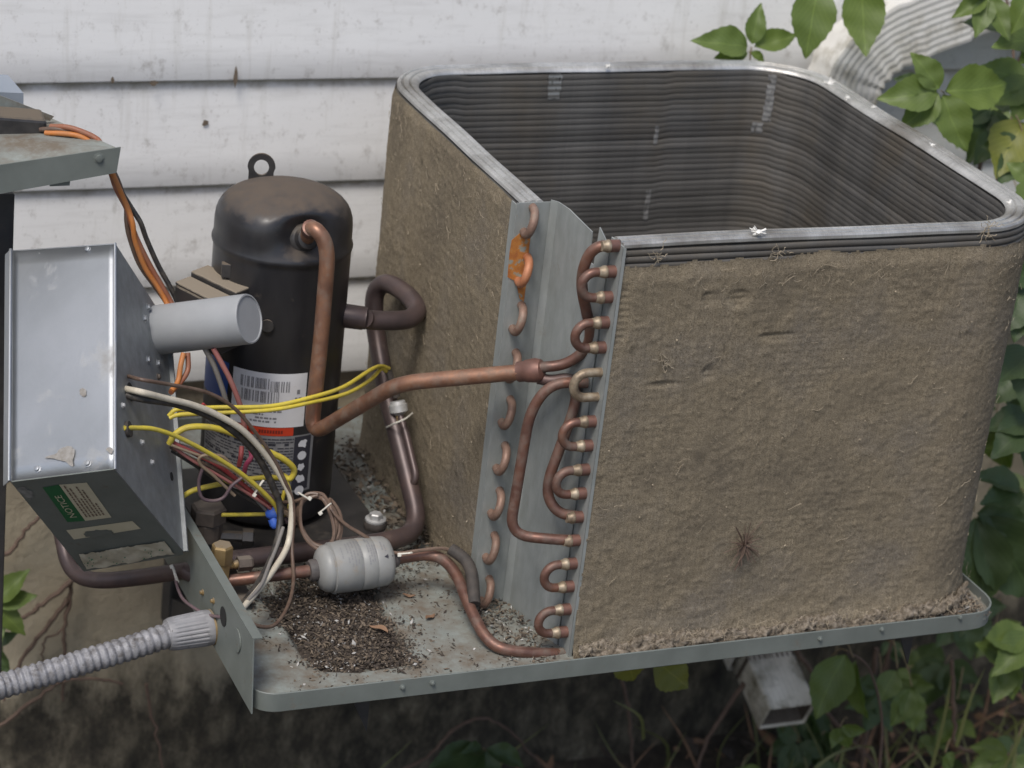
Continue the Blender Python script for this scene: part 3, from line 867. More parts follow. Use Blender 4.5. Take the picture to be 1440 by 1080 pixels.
# ================================================================== CONDENSER COIL
W_, D_, A_, B_, R_, H_, T_ = 0.744, 0.7534, 0.1618, 0.0726, 0.1247, 0.600, 0.033
coil = thing('condenser_coil', 'three-sided rounded condenser coil caked in brown dust with dark ribbed inside', 'condenser coil', (0.37, 0.37, 0.0))
def coil_path(o=0.0, ds=0.02, arc=10):
    """outer plan path moved inwards by o: list of x, y, outward nx, ny, s (length on the outer path)"""
    out = []
    s = 0
    def line(x0, y0, x1, y1, nx, ny, s, first):
        L = math.hypot(x1 - x0, y1 - y0)
        m = max(1, int(round(L / ds)))
        for k in range(0 if first else 1, m + 1):
            t = k / m
            out.append((x0 + (x1 - x0) * t - nx * o, y0 + (y1 - y0) * t - ny * o, nx, ny, s + L * t))
        return s + L
    def arcs(cx, cy, a0, a1, s):
        L = abs(a1 - a0) * R_
        for k in range(1, arc + 1):
            a = a0 + (a1 - a0) * k / arc
            nx, ny = math.cos(a), math.sin(a)
            out.append((cx + (R_ - o) * nx, cy + (R_ - o) * ny, nx, ny, s + L * k / arc))
        return s + L
    h = math.pi / 2
    s = line(0, A_, 0, D_ - R_, -1, 0, s, True)
    s = arcs(R_, D_ - R_, math.pi, h, s)
    s = line(R_, D_, W_ - R_, D_, 0, 1, s, False)
    s = arcs(W_ - R_, D_ - R_, h, 0, s)
    s = line(W_, D_ - R_, W_, R_, 1, 0, s, False)
    s = arcs(W_ - R_, R_, 0, -h, s)
    s = line(W_ - R_, 0, B_, 0, 0, -1, s, False)
    return out
PP_ = coil_path(0, 0.02)
STOT = PP_[-1][4]
def row_mesh(section, seed, wob=0.0005, step=1.0):
    """section: list of (o, z) closed; sweeps it round the coil path"""
    b = MB()
    n = len(section)
    vs, uv, fs = [], [], []
    r = random.Random(seed)
    ph = [r.uniform(0, 6) for _ in range(4)]
    for (x, y, nx, ny, s) in PP_:
        st_z = 0.0028 if (1.02 < s < 1.24 or 0.60 < s < 0.68) else 0.0
        dz = st_z * step + wob * (math.sin(s * 9 + ph[0]) + math.sin(s * 23 + ph[1]) * .6)
        do = wob * (math.sin(s * 13 + ph[2]) + math.sin(s * 31 + ph[3]) * .6)
        for (o, z) in section:
            vs.append((x - nx * (o + do), y - ny * (o + do), z + dz))
            uv.append((s, o * 20))
    m = len(PP_)
    for i in range(m - 1):
        for k in range(n):
            k2 = (k + 1) % n
            fs.append((i * n + k, i * n + k2, (i + 1) * n + k2, (i + 1) * n + k))
    fs.append(tuple(range(n)))
    fs.append(tuple((m - 1) * n + k for k in reversed(range(n))))
    b.add(vs, fs, uv)
    return b
sec = [(0.0020, -0.00445), (0.0005, -0.0032), (0.0, 0.0), (0.0005, 0.0032), (0.0020, 0.00445), (T_ - 0.0008, 0.00457), (T_ - 0.00025, 0.0032), (T_, 0.0), (T_ - 0.00025, -0.0032), (T_ - 0.0008, -0.00457)]
protos = []
NROW = 64
for k in range(NROW):
    z = 0.0052 + 0.0092 * k
    if k < 4:
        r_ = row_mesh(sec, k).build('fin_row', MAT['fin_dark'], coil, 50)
        protos.append(r_)
    else:
        r_ = protos[rnd.randrange(4)].copy()
        COL.objects.link(r_)
        r_.parent = coil
    r_.location = (0, 0, z)
top_sec = [(0.003, -0.0045), (0.0, -0.002), (0.0006, 0.0018), (0.0028, 0.0040), (0.0060, 0.0042), (0.0080, 0.0008), (0.0100, 0.0040), (0.0135, 0.0050), (0.0170, 0.0044), (0.0190, 0.0008), (0.0210, 0.0042), (0.0250, 0.0044), (0.0285, 0.0032), (0.0318, 0.0005), (T_, -0.002), (T_ - 0.003, -0.0045)]
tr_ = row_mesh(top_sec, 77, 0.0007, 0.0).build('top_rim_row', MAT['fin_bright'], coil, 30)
tr_.location = (0, 0, 0.5955)

# matted dust on the outside
def outer_at(sv):
    S = np.array([p[4] for p in PP_])
    f = lambda k: np.interp(sv, S, [p[k] for p in PP_])
    nx, ny = f(2), f(3)
    l = np.hypot(nx, ny)
    return f(0), f(1), nx / l, ny / l
PP_ = coil_path(0, 0.02, 24)
s_front0 = [p[4] for p in PP_ if abs(p[1]) < 1e-6 and abs(p[0] - (W_ - R_)) < 1e-6][0]
s_left1 = D_ - R_ - A_
sv = np.concatenate([np.arange(0.016, s_left1 + 0.20, 0.0024), np.arange(s_left1 + 0.21, s_front0 - 0.26, 0.012), np.arange(s_front0 - 0.25, STOT - 0.004, 0.0024), [STOT - 0.0003]])
zv = np.arange(-0.010, 0.592, 0.0024)
ox, oy, onx, ony = outer_at(sv)
SG, ZG = np.meshgrid(sv, zv, indexing='ij')
n_big = fbm(SG * 7 + 20, ZG * 9 + 20, 41, 4)
n_mid = fbm(SG * 50 + 20, ZG * 62 + 20, 42, 4, 0.6)
n_fine = fbm(SG * 150 + 20, ZG * 190 + 20, 43, 3, 0.65)
front = SG > s_front0 - 0.18
top_edge = np.where(front, 0.572, 0.600) + 0.012 * (fbm(SG * 30 + 5, SG * 0 + 3, 44, 4) - 0.5) + 0.016 * (fbm(SG * 4 + 5, SG * 0 + 9, 45, 3) - 0.5)
top_edge = np.where(SG > STOT - 0.10, top_edge - 0.004, top_edge)
ragged = (ZG < top_edge + 0.006 * (n_fine - 0.5))
off = 0.0022 + 0.0030 * n_big + 0.0012 * (n_mid - 0.35) + 0.0017 * (n_fine - 0.5) + 0.0030 * np.clip(n_mid - 0.6, 0, 1)
off = off * np.clip((top_edge - ZG) / 0.02, 0.15, 1)
off += np.where(front, 1, 0.5) * 0.010 * np.exp(-np.clip(ZG, 0, 1) / 0.022) * (0.2 + n_mid + n_big * .6)
off += 0.00015 * np.sin((ZG - 0.0052) / 0.0092 * 2 * math.pi + math.pi / 2) * np.clip(1.4 - 2.2 * n_big, 0, 1)
hole = np.zeros_like(SG, bool)
xfront = W_ - R_ - (SG - s_front0)
ridge = np.zeros_like(SG)
for (hx_, hz_, rx, rz) in ((0.207, 0.517, 0.015, 0.010), (0.247, 0.519, 0.019, 0.013), (0.222, 0.412, 0.012, 0.012), (0.318, 0.458, 0.030, 0.007), (0.080, 0.500, 0.012, 0.060), (0.16, 0.40, 0.03, 0.004)):
    e = ((xfront - hx_) / rx) ** 2 + ((ZG - hz_) / rz) ** 2 - 1.6 * (n_mid - 0.5) - 0.8 * (n_fine - .5)
    ridge = np.maximum(ridge, np.where(front, np.clip(1.25 - e, 0, 1), 0))
rib = 0.0016 * (np.abs(np.cos((ZG - 0.0052) / 0.0092 * math.pi)) - 0.45)
off = off * (1 - ridge) + ridge * (0.0014 + rib)
P = np.stack([ox[:, None] + onx[:, None] * off, oy[:, None] + ony[:, None] * off, ZG], -1)
msk = (ragged & ~hole)
msk = msk[:-1, :-1] & msk[1:, :-1]
grid_obj('dust_mat', P, MAT['dust'], coil, mask=msk, flip=False)

# rolled lint along the foot of the front panel
xs = np.arange(B_ + 0.006, 0.735, 0.0016)
th = np.linspace(-0.5, math.pi + 0.9, 22)
XG, TG = np.meshgrid(xs, th, indexing='ij')
nn = fbm(XG * 42 + 7, TG * 1.6 + 7, 51, 5, 0.62)
n2 = fbm(XG * 130 + 7, TG * 6 + 7, 52, 3, 0.6)
rad = 0.0185 * (0.10 + 1.5 * nn ** 1.3) + 0.011 * (n2 - 0.5)
rad *= np.clip(0.8 + 0.6 * (fbm(XG * 9, XG * 0, 53, 3) - .3), 0.45, 1.3)
cy = np.interp(xs, [0.07, 0.62, 0.69, 0.74], [-0.012, -0.012, 0.0, 0.05])[:, None]
P = np.stack([XG + 0.006 * (n2 - 0.5), cy - rad * np.cos(TG) * 0.95, 0.004 + rad * np.sin(TG) * 1.15], -1)
kind(grid_obj('lint_roll', P, MAT['lint'], coil, flip=True), 'stuff')
# loose hairs and fluff caught on the dust
b = MB()
def strand(b, p, nrm, L, r):
    u = Vector((0, 0, 1)).cross(nrm).normalized()
    v = nrm.cross(u)
    a = rnd.uniform(0, 6.28)
    pts = [Vector(p)]
    for k in range(5):
        a += rnd.gauss(0, 0.7)
        pts.append(pts[-1] + (u * math.cos(a) + v * math.sin(a)) * L / 5 + nrm * rnd.uniform(-.08, .22) * L / 5)
    b.tube(pts, r, 3, False)
for _ in range(620):
    if rnd.random() < 0.7:
        sp_ = rnd.uniform(s_front0 - 0.17, STOT - 0.01)
    else:
        sp_ = rnd.uniform(0.01, s_left1 + 0.1)
    x, y, nx, ny = [float(q) for q in outer_at(sp_)]
    z = rnd.choice((rnd.uniform(0.02, 0.56), rnd.uniform(0.02, 0.56), rnd.uniform(0.535, 0.566), rnd.uniform(0.005, 0.03)))
    if sp_ < s_left1:
        z = rnd.choice((rnd.uniform(0.02, 0.58), rnd.uniform(0.45, 0.585)))
    nrm = Vector((nx, ny, 0))
    strand(b, Vector((x, y, z)) + nrm * (0.006 if z > .03 else 0.018), nrm, rnd.choice((0.006, 0.008, 0.012, 0.02)), rnd.choice((0.0002, 0.00025, 0.0003)))
for _ in range(330):                      # shaggy edge along the foot of the panel
    x = rnd.uniform(B_ + .005, .715)
    q_ = Vector((x, -0.012 - rnd.uniform(0, .012), rnd.uniform(.004, .030)))
    strand(b, q_, Vector((0, -.8, .6)), rnd.uniform(.006, .018), rnd.choice((.0002, .0003)))
for (q, cnt, L) in (((0.1516, -0.0070, 0.4295), 16, 0.012), ((0.6805, 0.0300, 0.5591), 18, 0.02), ((0.6179, 0.0000, 0.5992), 14, 0.016), ((0.1252, -0.0040, 0.5837), 10, 0.014), ((0.2964, -0.0040, 0.5790), 10, .014)):
    for _ in range(cnt):
        strand(b, Vector(q) + Vector((rnd.gauss(0, .004), 0, rnd.gauss(0, .004))), Vector((0, -1, 0)), L * rnd.uniform(.6, 1.5), 0.0005)
kind(b.build('lint_hairs', MAT['fibre'], coil, 0), 'stuff')
b = MB()
for _ in range(260):
    sp_ = rnd.uniform(s_front0 - 0.1, STOT - 0.01) if rnd.random() < .75 else rnd.uniform(0.01, s_left1)
    x, y, nx, ny = [float(q) for q in outer_at(sp_)]
    z = rnd.uniform(0.02, 0.555)
    s = rnd.uniform(0.0006, 0.0019)
    c = Vector((x, y, z)) + Vector((nx, ny, 0)) * 0.0065
    b.add([c + Vector((rnd.uniform(-s, s), rnd.uniform(-s, s), rnd.uniform(-s, s))) for _ in range(4)], [(0, 1, 2), (0, 2, 3), (0, 3, 1), (1, 3, 2)])
kind(b.build('pale_specks', MAT['fibre'], coil, 0), 'stuff')
b = MB()
for q, cnt, sz in (((0.2642, 0.0014, 0.6060), 26, 0.013), ((0.7272, 0.3282, 0.6000), 18, 0.007), ((0.7187, 0.6253, 0.6000), 22, 0.011), ((0.7137, 0.5565, 0.5980), 14, 0.008), ((0.3735, 0.7154, 0.6040), 10, 0.006), ((0.7292, 0.5042, 0.6000), 10, .005), ((0.7075, 0.0858, 0.6000), 12, .006)):
    for _ in range(cnt):
        d = Vector((rnd.gauss(0, 1), rnd.gauss(0, .6), rnd.gauss(0, .6))).normalized()
        p0 = Vector(q)
        b.tube([p0 - d * sz * .2, p0 + d * sz * rnd.uniform(.4, 1)], 0.0008, 4, True, radii=[0.0016, 0.0006])
    b.lathe(Vector(q) - Vector((0, 0, sz * .25)), (0.2, 0, 1), [(0, sz * .2), (sz * .25, sz * .4), (sz * .5, sz * .15)], 7)
kind(b.build('seed_fluff', MAT['fluff'], coil, 0), 'stuff')
# dried twig clinging to the front dust
b = MB()
q0 = Vector((0.3114, -0.0120, 0.1491))
for _ in range(60):
    d = Vector((rnd.gauss(-.1, .6), rnd.uniform(-.45, 0), rnd.gauss(.2, .9)))
    b.tube(spline([q0, q0 + d * 0.009, q0 + d * 0.021 + Vector((rnd.uniform(-.005, .005), 0, -.003))], 3), 0.0006, 4)
b.tube(spline([(0.3101, -0.0160, 0.1711), (0.3101, -0.0180, 0.1447), (0.3064, -0.0170, 0.1301), (0.3018, -0.0140, 0.1135)], 4), 0.0011, 5)
tag(b.build('dried_twig', MAT['stem']), 'small dried dark rootlet twig stuck on the dusty front panel', 'twig')
# pale smears and bent fins on the inside face
def inner_patch(nm, poly_s, z0, z1, seed, m, thr):
    """ragged thin patch lying on the inner face between path lengths s0, s1"""
    s0, s1 = poly_s
    a = np.linspace(s0, s1, 26)
    zz = np.linspace(z0, z1, 60)
    AG, ZZ = np.meshgrid(a, zz, indexing='ij')
    x, y, nx, ny = outer_at(a)
    rid = 0.0004 * np.cos((ZZ - 0.0052) / 0.0092 * 2 * math.pi)
    o = T_ + 0.0012 + rid
    P = np.stack([x[:, None] - nx[:, None] * o, y[:, None] - ny[:, None] * o, ZZ], -1)
    ed = np.minimum((AG - s0), (s1 - AG)) / (s1 - s0) * 2
    ez = np.minimum(ZZ - z0, z1 - ZZ) / (z1 - z0) * 6
    mk = 1.25 * fbm(AG * 330, ZZ * 120, seed, 4) * np.clip(ed * 2.2, 0, 1) * np.clip(ez * 2, .3, 1) > thr
    return grid_obj(nm, P, m, coil, mask=mk[:-1, :-1], flip=True)
xb_ = lambda px: px
sA = s_left1 + math.pi / 2 * R_                   # start of the back run
inner_patch('bent_fins', (sA + 0.148, sA + 0.178), 0.548, 0.594, 61, MAT['fin_bright'], 0.40)
sB = sA + (W_ - 2 * R_)
inner_patch('dust_streak', (sB + 0.050, sB + 0.076), 0.505, 0.592, 62, MAT['smear'], 0.38)
inner_patch('dust_streak', (sB + 0.030, sB + 0.062), 0.488, 0.508, 63, MAT['smear'], 0.38)
inner_patch('dust_streak', (sA + 0.345, sA + 0.356), 0.47, 0.505, 64, MAT['smear'], 0.48)
inner_patch('dust_streak', (sA + 0.345, sA + 0.358), 0.34, 0.40, 65, MAT['smear'], 0.5)

# end plates, corner plate
MB().box((-0.0085, A_ - 0.0022, 0.0005), (T_ + 0.0165, 0, 0), (0, 0.002, 0), (0, 0, 0.597)).box((-0.0085, A_ - 0.0001, 0.0005), (0.0016, 0, 0), (0, 0.017, 0), (0, 0, 0.594)).build('end_plate', MAT['galv_dirty'], coil, 0)
MB().box((B_ - 0.0025, -0.004, -0.010), (0.0022, 0, 0), (0, T_ + 0.004, 0), (0, 0, 0.606)).box((B_ - 0.0025, -0.0045, -0.010), (0.0045, 0, 0), (0, 0.0012, 0), (0, 0, 0.604)).build('end_plate', MAT['galv_dirty'], coil, 0)
P0, P1, P2, P3 = (0.0385, A_ - 0.003), (0.052, 0.15), (0.056, 0.066), (0.0655, 0.040)
b = MB()
def vpl(b, pa, pb, tops, z0=-0.002, th=0.0016):
    """upright sheet between plan points with a top profile [(t, z)]"""
    pa, pb = Vector((*pa, 0)), Vector((*pb, 0))
    nrm = (pb - pa).cross(Vector((0, 0, 1))).normalized() * th
    poly = [pa + Vector((0, 0, z0)), pb + Vector((0, 0, z0))] + [pa.lerp(pb, t) + Vector((0, 0, z)) for t, z in reversed(tops)]
    b.slab(poly, -nrm)
vpl(b, (0.0385, A_ - 0.0035), (0.0455, A_ - 0.012), [(0, 0.601), (1, 0.601)])
vpl(b, (0.0455, A_ - 0.012), (0.0568, 0.060), [(0, 0.601), (0.3, 0.601), (0.97, 0.592), (1.0, 0.552)])
vpl(b, (0.0568, 0.060), (0.0675, 0.030), [(0, 0.552), (0.25, 0.55), (0.32, 0.603), (1.0, 0.583)])
b.build('corner_plate', MAT['galv_dirty'], coil, 0)
screw(coil, (0.0490, 0.2069, 0.5176), (-1, -.1, 0), 0.004, 'galv_dirty')
# rust-orange corrosion around the second return bend
q = [(-0.0108, 0.1580, 0.5462), (0.0012, 0.1580, 0.5567), (0.0153, 0.1580, 0.5581), (0.0155, 0.1580, 0.5310), (0.0172, 0.1580, 0.4904), (0.0171, 0.1580, 0.4567), (0.0103, 0.1580, 0.4622), (0.0022, 0.1580, 0.4871), (-0.0108, 0.1580, 0.4938), (-0.0119, 0.1580, 0.5292)]
MB().slab([(x, A_ - 0.0026, z) for x, y, z in q], (0, -0.0006, 0)).build('corrosion_patch', mat('orange_corrosion', [(0.38, (0.33, 0.115, 0.03)), (0.54, (0.42, 0.17, 0.035)), (0.60, (0.26, 0.25, 0.20)), (0.72, (0.27, 0.29, 0.27))], 75, 0.8, 0, 0.2), coil, 0)

def u_path(c0, c1, out, reach, n=10):
    """tube leaving c0 along out, looping and entering c1"""
    c0, c1, out = Vector(c0), Vector(c1), Vector(out).normalized()
    mid = (c0 + c1) / 2
    h = (c0 - c1) / 2
    r = h.length
    st_ = reach - r
    pts = [c0 - out * 0.002, c0 + out * st_ * .5]
    for k in range(n + 1):
        a = math.pi * k / n
        pts.append(mid + out * st_ + h * math.cos(a) + out * r * math.sin(a))
    pts += [c1 + out * st_ * .5, c1 - out * 0.002]
    return pts
zL = [0.598 - 0.0346 * k for k in range(18)]
for i in range(9):
    z0, z1 = zL[2 * i] - 0.007, zL[2 * i + 1] - 0.006
    u = MB().tube(u_path((0.014, A_ - 0.003, z0), (0.005, A_ - 0.003, z1), (-.20, -1, 0), 0.026), 0.0058, 12).build('return_bend', MAT['copper_orange'] if i == 1 else MAT['copper_dull'], coil)
    if i == 1:
        u['label'] = 'orange corroded return bend on the left end plate'
zR = [0.592 - 0.0352 * k for k in range(18)]
XP = B_ - 0.003
YU = 0.012
def joint(parent, c, d, red=True):
    c, d = Vector(c), Vector(d).normalized()
    MB().lathe(c - d * 0.001, d, [(0, 0.0082), (0.012, 0.0082), (0.0125, 0.0070)], 14).build('socket', MAT['copper_red'], parent)
    MB().lathe(c + d * 0.0112, d, [(0, 0.0080), (0.001, 0.0086), (0.004, 0.0084), (0.006, 0.0072), (0.011, 0.0064)], 14).build('braze_joint', MAT['braze'], parent)
for (a, c) in ((1, 2), (3, 4), (7, 8), (9, 10), (13, 14), (15, 16)):
    u = MB().tube(u_path((XP, YU, zR[a]), (XP, YU, zR[c]), (-1, 0.02, 0), 0.043, 14), 0.0062, 14).build('return_bend', MAT['copper_dark'], coil)
    for k in (a, c):
        joint(u, (XP, YU, zR[k]), (-1, 0, 0))

# ================================================================== COMPRESSOR
CX, CY, CR = -0.2195, 0.47, 0.0970
comp = thing('compressor', 'black dusty cylindrical scroll compressor with white label and lifting eye on its dome', 'compressor', (CX, CY, 0.0))
prof = [(0.030, 0.094), (0.036, 0.0985), (0.05, 0.1), (0.20, 0.1), (0.424, 0.1), (0.430, 0.1003), (0.433, 0.1020), (0.436, 0.1026), (0.439, 0.1018), (0.442, 0.1), (0.455, 0.0999), (0.466, 0.0996), (0.475, 0.0985), (0.483, 0.0960), (0.490, 0.0920), (0.4965, 0.0860), (0.5025, 0.0775), (0.5075, 0.067), (0.5118, 0.054), (0.515, 0.040), (0.5172, 0.025), (0.518, 0.010)]
NS = 96
TS = math.radians(-86)
vs, fs = [], []
for z, r in prof:
    for k in range(NS):
        a = 2 * math.pi * k / NS
        d = (a - TS + math.pi) % (2 * math.pi) - math.pi
        g = math.exp(-(d / 0.50) ** 2) * max(0, min(1, (z - 0.446) / 0.014))
        r *= 0.97 if k == 0 else 1
        ri = r
        if g > 0:
            lim = 0.065
            x_ = max(0.0, r * math.cos(d) - lim) * max(0, min(1, (0.508 - z) / 0.020)) if abs(d) < 1.2 else 0
            ri = r - g * min(x_, 0.03)
        ri += 0.0006 * math.sin(3 * a) * (z > .43)
        vs.append((CX + ri * math.cos(a), CY + ri * math.sin(a), z))
vs.append((CX, CY, 0.5185))
for i in range(len(prof) - 1):
    for k in range(NS):
        k2 = (k + 1) % NS
        fs.append((i * NS + k, i * NS + k2, (i + 1) * NS + k2, (i + 1) * NS + k))
t0 = (len(prof) - 1) * NS
for k in range(NS):
    fs.append((t0 + k, t0 + (k + 1) % NS, len(vs) - 1))
fs.append(tuple(reversed(range(NS))))
MB().add(vs, fs).build('shell', MAT['shell'], comp, 60)
# lifting eye: flat bar with a hole
lug = []
bx = Vector((-0.2384, 0.5300, 0.5107))
ex = Vector((0.955, -0.30, 0)); ez = Vector((0, 0.0, 1)); ey = Vector((0.30, 0.955, 0))
b = MB()
outer, inner = [], []
for k in range(28):
    a = 2 * math.pi * k / 28
    inner.append(bx + ex * (0.0105 * math.cos(a)) + ez * (0.011 + 0.0115 * math.sin(a)))
    ca, sa = math.cos(a), math.sin(a)
    rx = 0.0195 if sa > -0.2 else 0.0195
    px_, pz_ = rx * ca, 0.0205 * sa
    if sa < 0:
        px_ = 0.0175 * (1 if ca >= 0 else -1) * min(1, abs(ca) * 1.6)
        pz_ = -0.02 * min(1, abs(sa) * 1.5)
    outer.append(bx + ex * px_ + ez * (0.011 + pz_))
n = 28
t = ey * 0.004
vs = outer + inner + [p + t for p in outer] + [p + t for p in inner]
fs = []
for k in range(n):
    k2 = (k + 1) % n
    fs += [(k, k2, n + k2, n + k), (2 * n + k, 3 * n + k, 3 * n + k2, 2 * n + k2), (k, 2 * n + k, 2 * n + k2, k2), (n + k, n + k2, 3 * n + k2, 3 * n + k)]
b.add(vs, fs).build('lifting_eye', MAT['shell_plain'], comp, 40)
sdir = Vector((math.cos(TS), math.sin(TS), 0.42)).normalized()
sc0 = Vector((CX + 0.066 * math.cos(TS), CY + 0.066 * math.sin(TS), 0.462))
MB().lathe(sc0 - sdir * 0.02, sdir, [(0, 0.0225), (0.024, 0.0225), (0.030, 0.021), (0.034, 0.0165), (0.045, 0.0150), (0.046, 0.0125)], 24).build('discharge_stub', MAT['shell_plain'], comp)
SU = [(-1.0870, 0.3605)][0]
ua = Vector((math.cos(-0.42), math.sin(-0.42), -0.02))
su0 = Vector((CX + 0.094 * ua.x, CY + 0.094 * ua.y, 0.331))
MB().lathe(su0, ua, [(0, 0.0175), (0.028, 0.0170), (0.030, 0.0158), (0.033, 0.0158)], 20).build('suction_stub', MAT['suction'], comp)
# small disc boss low on the front and a clip above it
disc('weld_boss', (CX + 0.0995 * math.cos(math.radians(-116)), CY + 0.0995 * math.sin(math.radians(-116)), 0.345), (math.cos(math.radians(-116)), math.sin(math.radians(-116)), 0), 0.009, 'shell_plain', comp, 0.003)
pa = [(-2.7841, 0.4103)][0]
MB().box((CX + 0.1 * math.cos(pa[0]) - 0.005, CY + 0.1 * math.sin(pa[0]) - 0.004, pa[1] - 0.012), (0.012, -0.004, 0), (0.003, 0.012, 0), (0, 0, 0.02)).build('clip', MAT['shell_plain'], comp, 0, 0.001)
# terminal box with stepped lid
tb = [(-0.3782, 0.4496, 0.3880), (-0.3200, 0.4903, 0.3880), (-0.2791, 0.4060, 0.3880), (-0.3394, 0.3625, 0.3880)]
q = [Vector(p) for p in tb]
bb = MB().slab([p - Vector((0, 0, 0.004)) for p in (q[0], q[1], q[2], q[3])], (0, 0, -0.075)).build('terminal_box', MAT['plastic_black'], comp, 0, 0.003)
l1 = [q[0].lerp(q[3], .0), q[1], q[2], q[3]]
split = 0.46
a1, a2 = q[0].lerp(q[1], split), q[3].lerp(q[2], split)
MB().slab([q[0] - Vector((0, 0, .0042)), a1 - Vector((0, 0, .0042)), a2 - Vector((0, 0, .0042)), q[3] - Vector((0, 0, .0042))], (0, 0, 0.0045)).build('lid_step', MAT['plastic_black'], bb, 0, 0.002)
MB().slab([a1 + Vector((0.0008, 0.0008, -.0042)), q[1] + Vector((0, 0, -.0042)), q[2] + Vector((0, 0, -.0042)), a2 + Vector((0.0008, 0.0008, -.0042))], (0, 0, 0.011)).build('lid', MAT['plastic_black'], bb, 0, 0.002)

def cyl_patch(name, a0, a1, z0, z1, m, parent, dr=0.0006, n=20, holes=None):
    vs, fs, uv = [], [], []
    nz = 6
    for i in range(n + 1):
        a = a0 + (a1 - a0) * i / n
        for j in range(nz + 1):
            z = z0 + (z1 - z0) * j / nz
            vs.append((CX + (CR + dr) * math.cos(a), CY + (CR + dr) * math.sin(a), z))
    for i in range(n):
        for j in range(nz):
            o = i * (nz + 1) + j
            fs.append((o, o + nz + 1, o + nz + 2, o + 1))
    return MB().add(vs, fs).build(name, m, parent, 60)
def cyl_quads(name, rects, m, parent, dr):
    b = MB()
    for (a0, a1, z0, z1) in rects:
        ns = max(1, int(abs(a1 - a0) / 0.1))
        for k in range(ns):
            p0 = a0 + (a1 - a0) * k / ns
            p1 = a0 + (a1 - a0) * (k + 1) / ns
            f = lambda a, z: (CX + (CR + dr) * math.cos(a), CY + (CR + dr) * math.sin(a), z)
            b.add([f(p0, z0), f(p1, z0), f(p1, z1), f(p0, z1)], [(0, 1, 2, 3)])
    return b.build(name, m, parent, 0)
wl = [(-2.5008, 0.2551), (-1.3837, 0.2676), (-1.9391, 0.2722), (-1.8297, 0.1895)]
aL, aR, zT, zB = wl[0][0], wl[1][0], wl[2][1], wl[3][1]
lab = cyl_patch('white_label', aL, aR, zB, zT, MAT['white_paper'], comp)
rects = []
def code(a0, a1, z0, z1, seed):
    r = random.Random(seed)
    a = a0
    while a < a1:
        wd = r.choice((0.006, 0.010, 0.016))
        rects.append((a, min(a + wd, a1), z0, z1))
        a += wd + r.choice((0.006, 0.008, 0.014, 0.026))
HZ_ = zT - zB
D_a = aR - aL
code(aL + D_a * .12, aL + D_a * .50, zT - HZ_ * .30, zT - HZ_ * .10, 1)
code(aL + D_a * .52, aL + D_a * .78, zT - HZ_ * .34, zT - HZ_ * .14, 2)
code(aL + D_a * .14, aL + D_a * .64, zT - HZ_ * .55, zT - HZ_ * .34, 3)
kind(cyl_quads('barcode', rects, MAT['ink_soft'], lab, 0.0011), 'stuff')
rects = []
for i in range(4):
    z = zB + HZ_ * (0.28 - i * 0.065)
    a = aL + D_a * 0.28
    while a < aL + D_a * 0.66:
        wd = rnd.uniform(.02, .07)
        if rnd.random() < .75:
            rects.append((a, a + wd, z, z + 0.0028))
        a += wd + 0.016
kind(cyl_quads('fine_print', rects, MAT['ink_soft'], lab, 0.0011), 'stuff')
kind(cyl_quads('approval_mark', [(aR - D_a * .13, aR - D_a * .09, zT - HZ_ * .38, zT - HZ_ * .30), (aR - D_a * .15, aR - D_a * .12, zT - HZ_ * .50, zT - HZ_ * .44), (aR - D_a * .10, aR - D_a * .06, zT - HZ_ * .50, zT - HZ_ * .44)], MAT['ink_soft'], lab, 0.0011), 'stuff')
rb = [(-2.2640, 0.1767), (-1.5368, 0.1789), (-1.8293, 0.1890), (-1.8203, 0.1763)]
red = cyl_patch('red_label', rb[0][0], rb[1][0], rb[3][1], rb[2][1], MAT['red_print'], comp, 0.0008)
rects = []
a = rb[0][0] + 0.22
zc = (rb[2][1] + rb[3][1]) / 2
while a < rb[1][0] - 0.18:
    rects.append((a, a + 0.028, zc - 0.0025, zc + 0.0025)); a += 0.040
rects.append((rb[0][0] + 0.06, rb[0][0] + 0.12, zc - 0.003, zc + 0.003))
kind(cyl_quads('warning_print', rects, mat('dark_red_print', [(0, (0.16, 0.02, 0.012))], rough=.5), red, 0.0013), 'stuff')
gl = [(-3.0903, 0.1545), (-1.2654, 0.1636), (-1.8199, 0.1757), (-1.7559, 0.0854)]
gray = cyl_patch('grey_label', gl[0][0], rb[1][0] + 0.35, gl[3][1], gl[2][1], MAT['grey_paper'], comp, 0.0005, 30)
rects = []
z = gl[2][1] - 0.006
row = 0
while z > gl[3][1] + 0.004:
    a = gl[0][0] + 0.05
    th_ = 0.0036 if row % 6 == 2 else 0.0017
    while a < rb[1][0] + 0.02:
        wd = rnd.uniform(.03, .12)
        if rnd.random() < .88:
            rects.append((a, min(a + wd, rb[1][0] + .02), z, z + th_))
        a += wd + 0.012
    z -= 0.0046
    row += 1
kind(cyl_quads('fine_print', rects, MAT['ink'], gray, 0.0010), 'stuff')
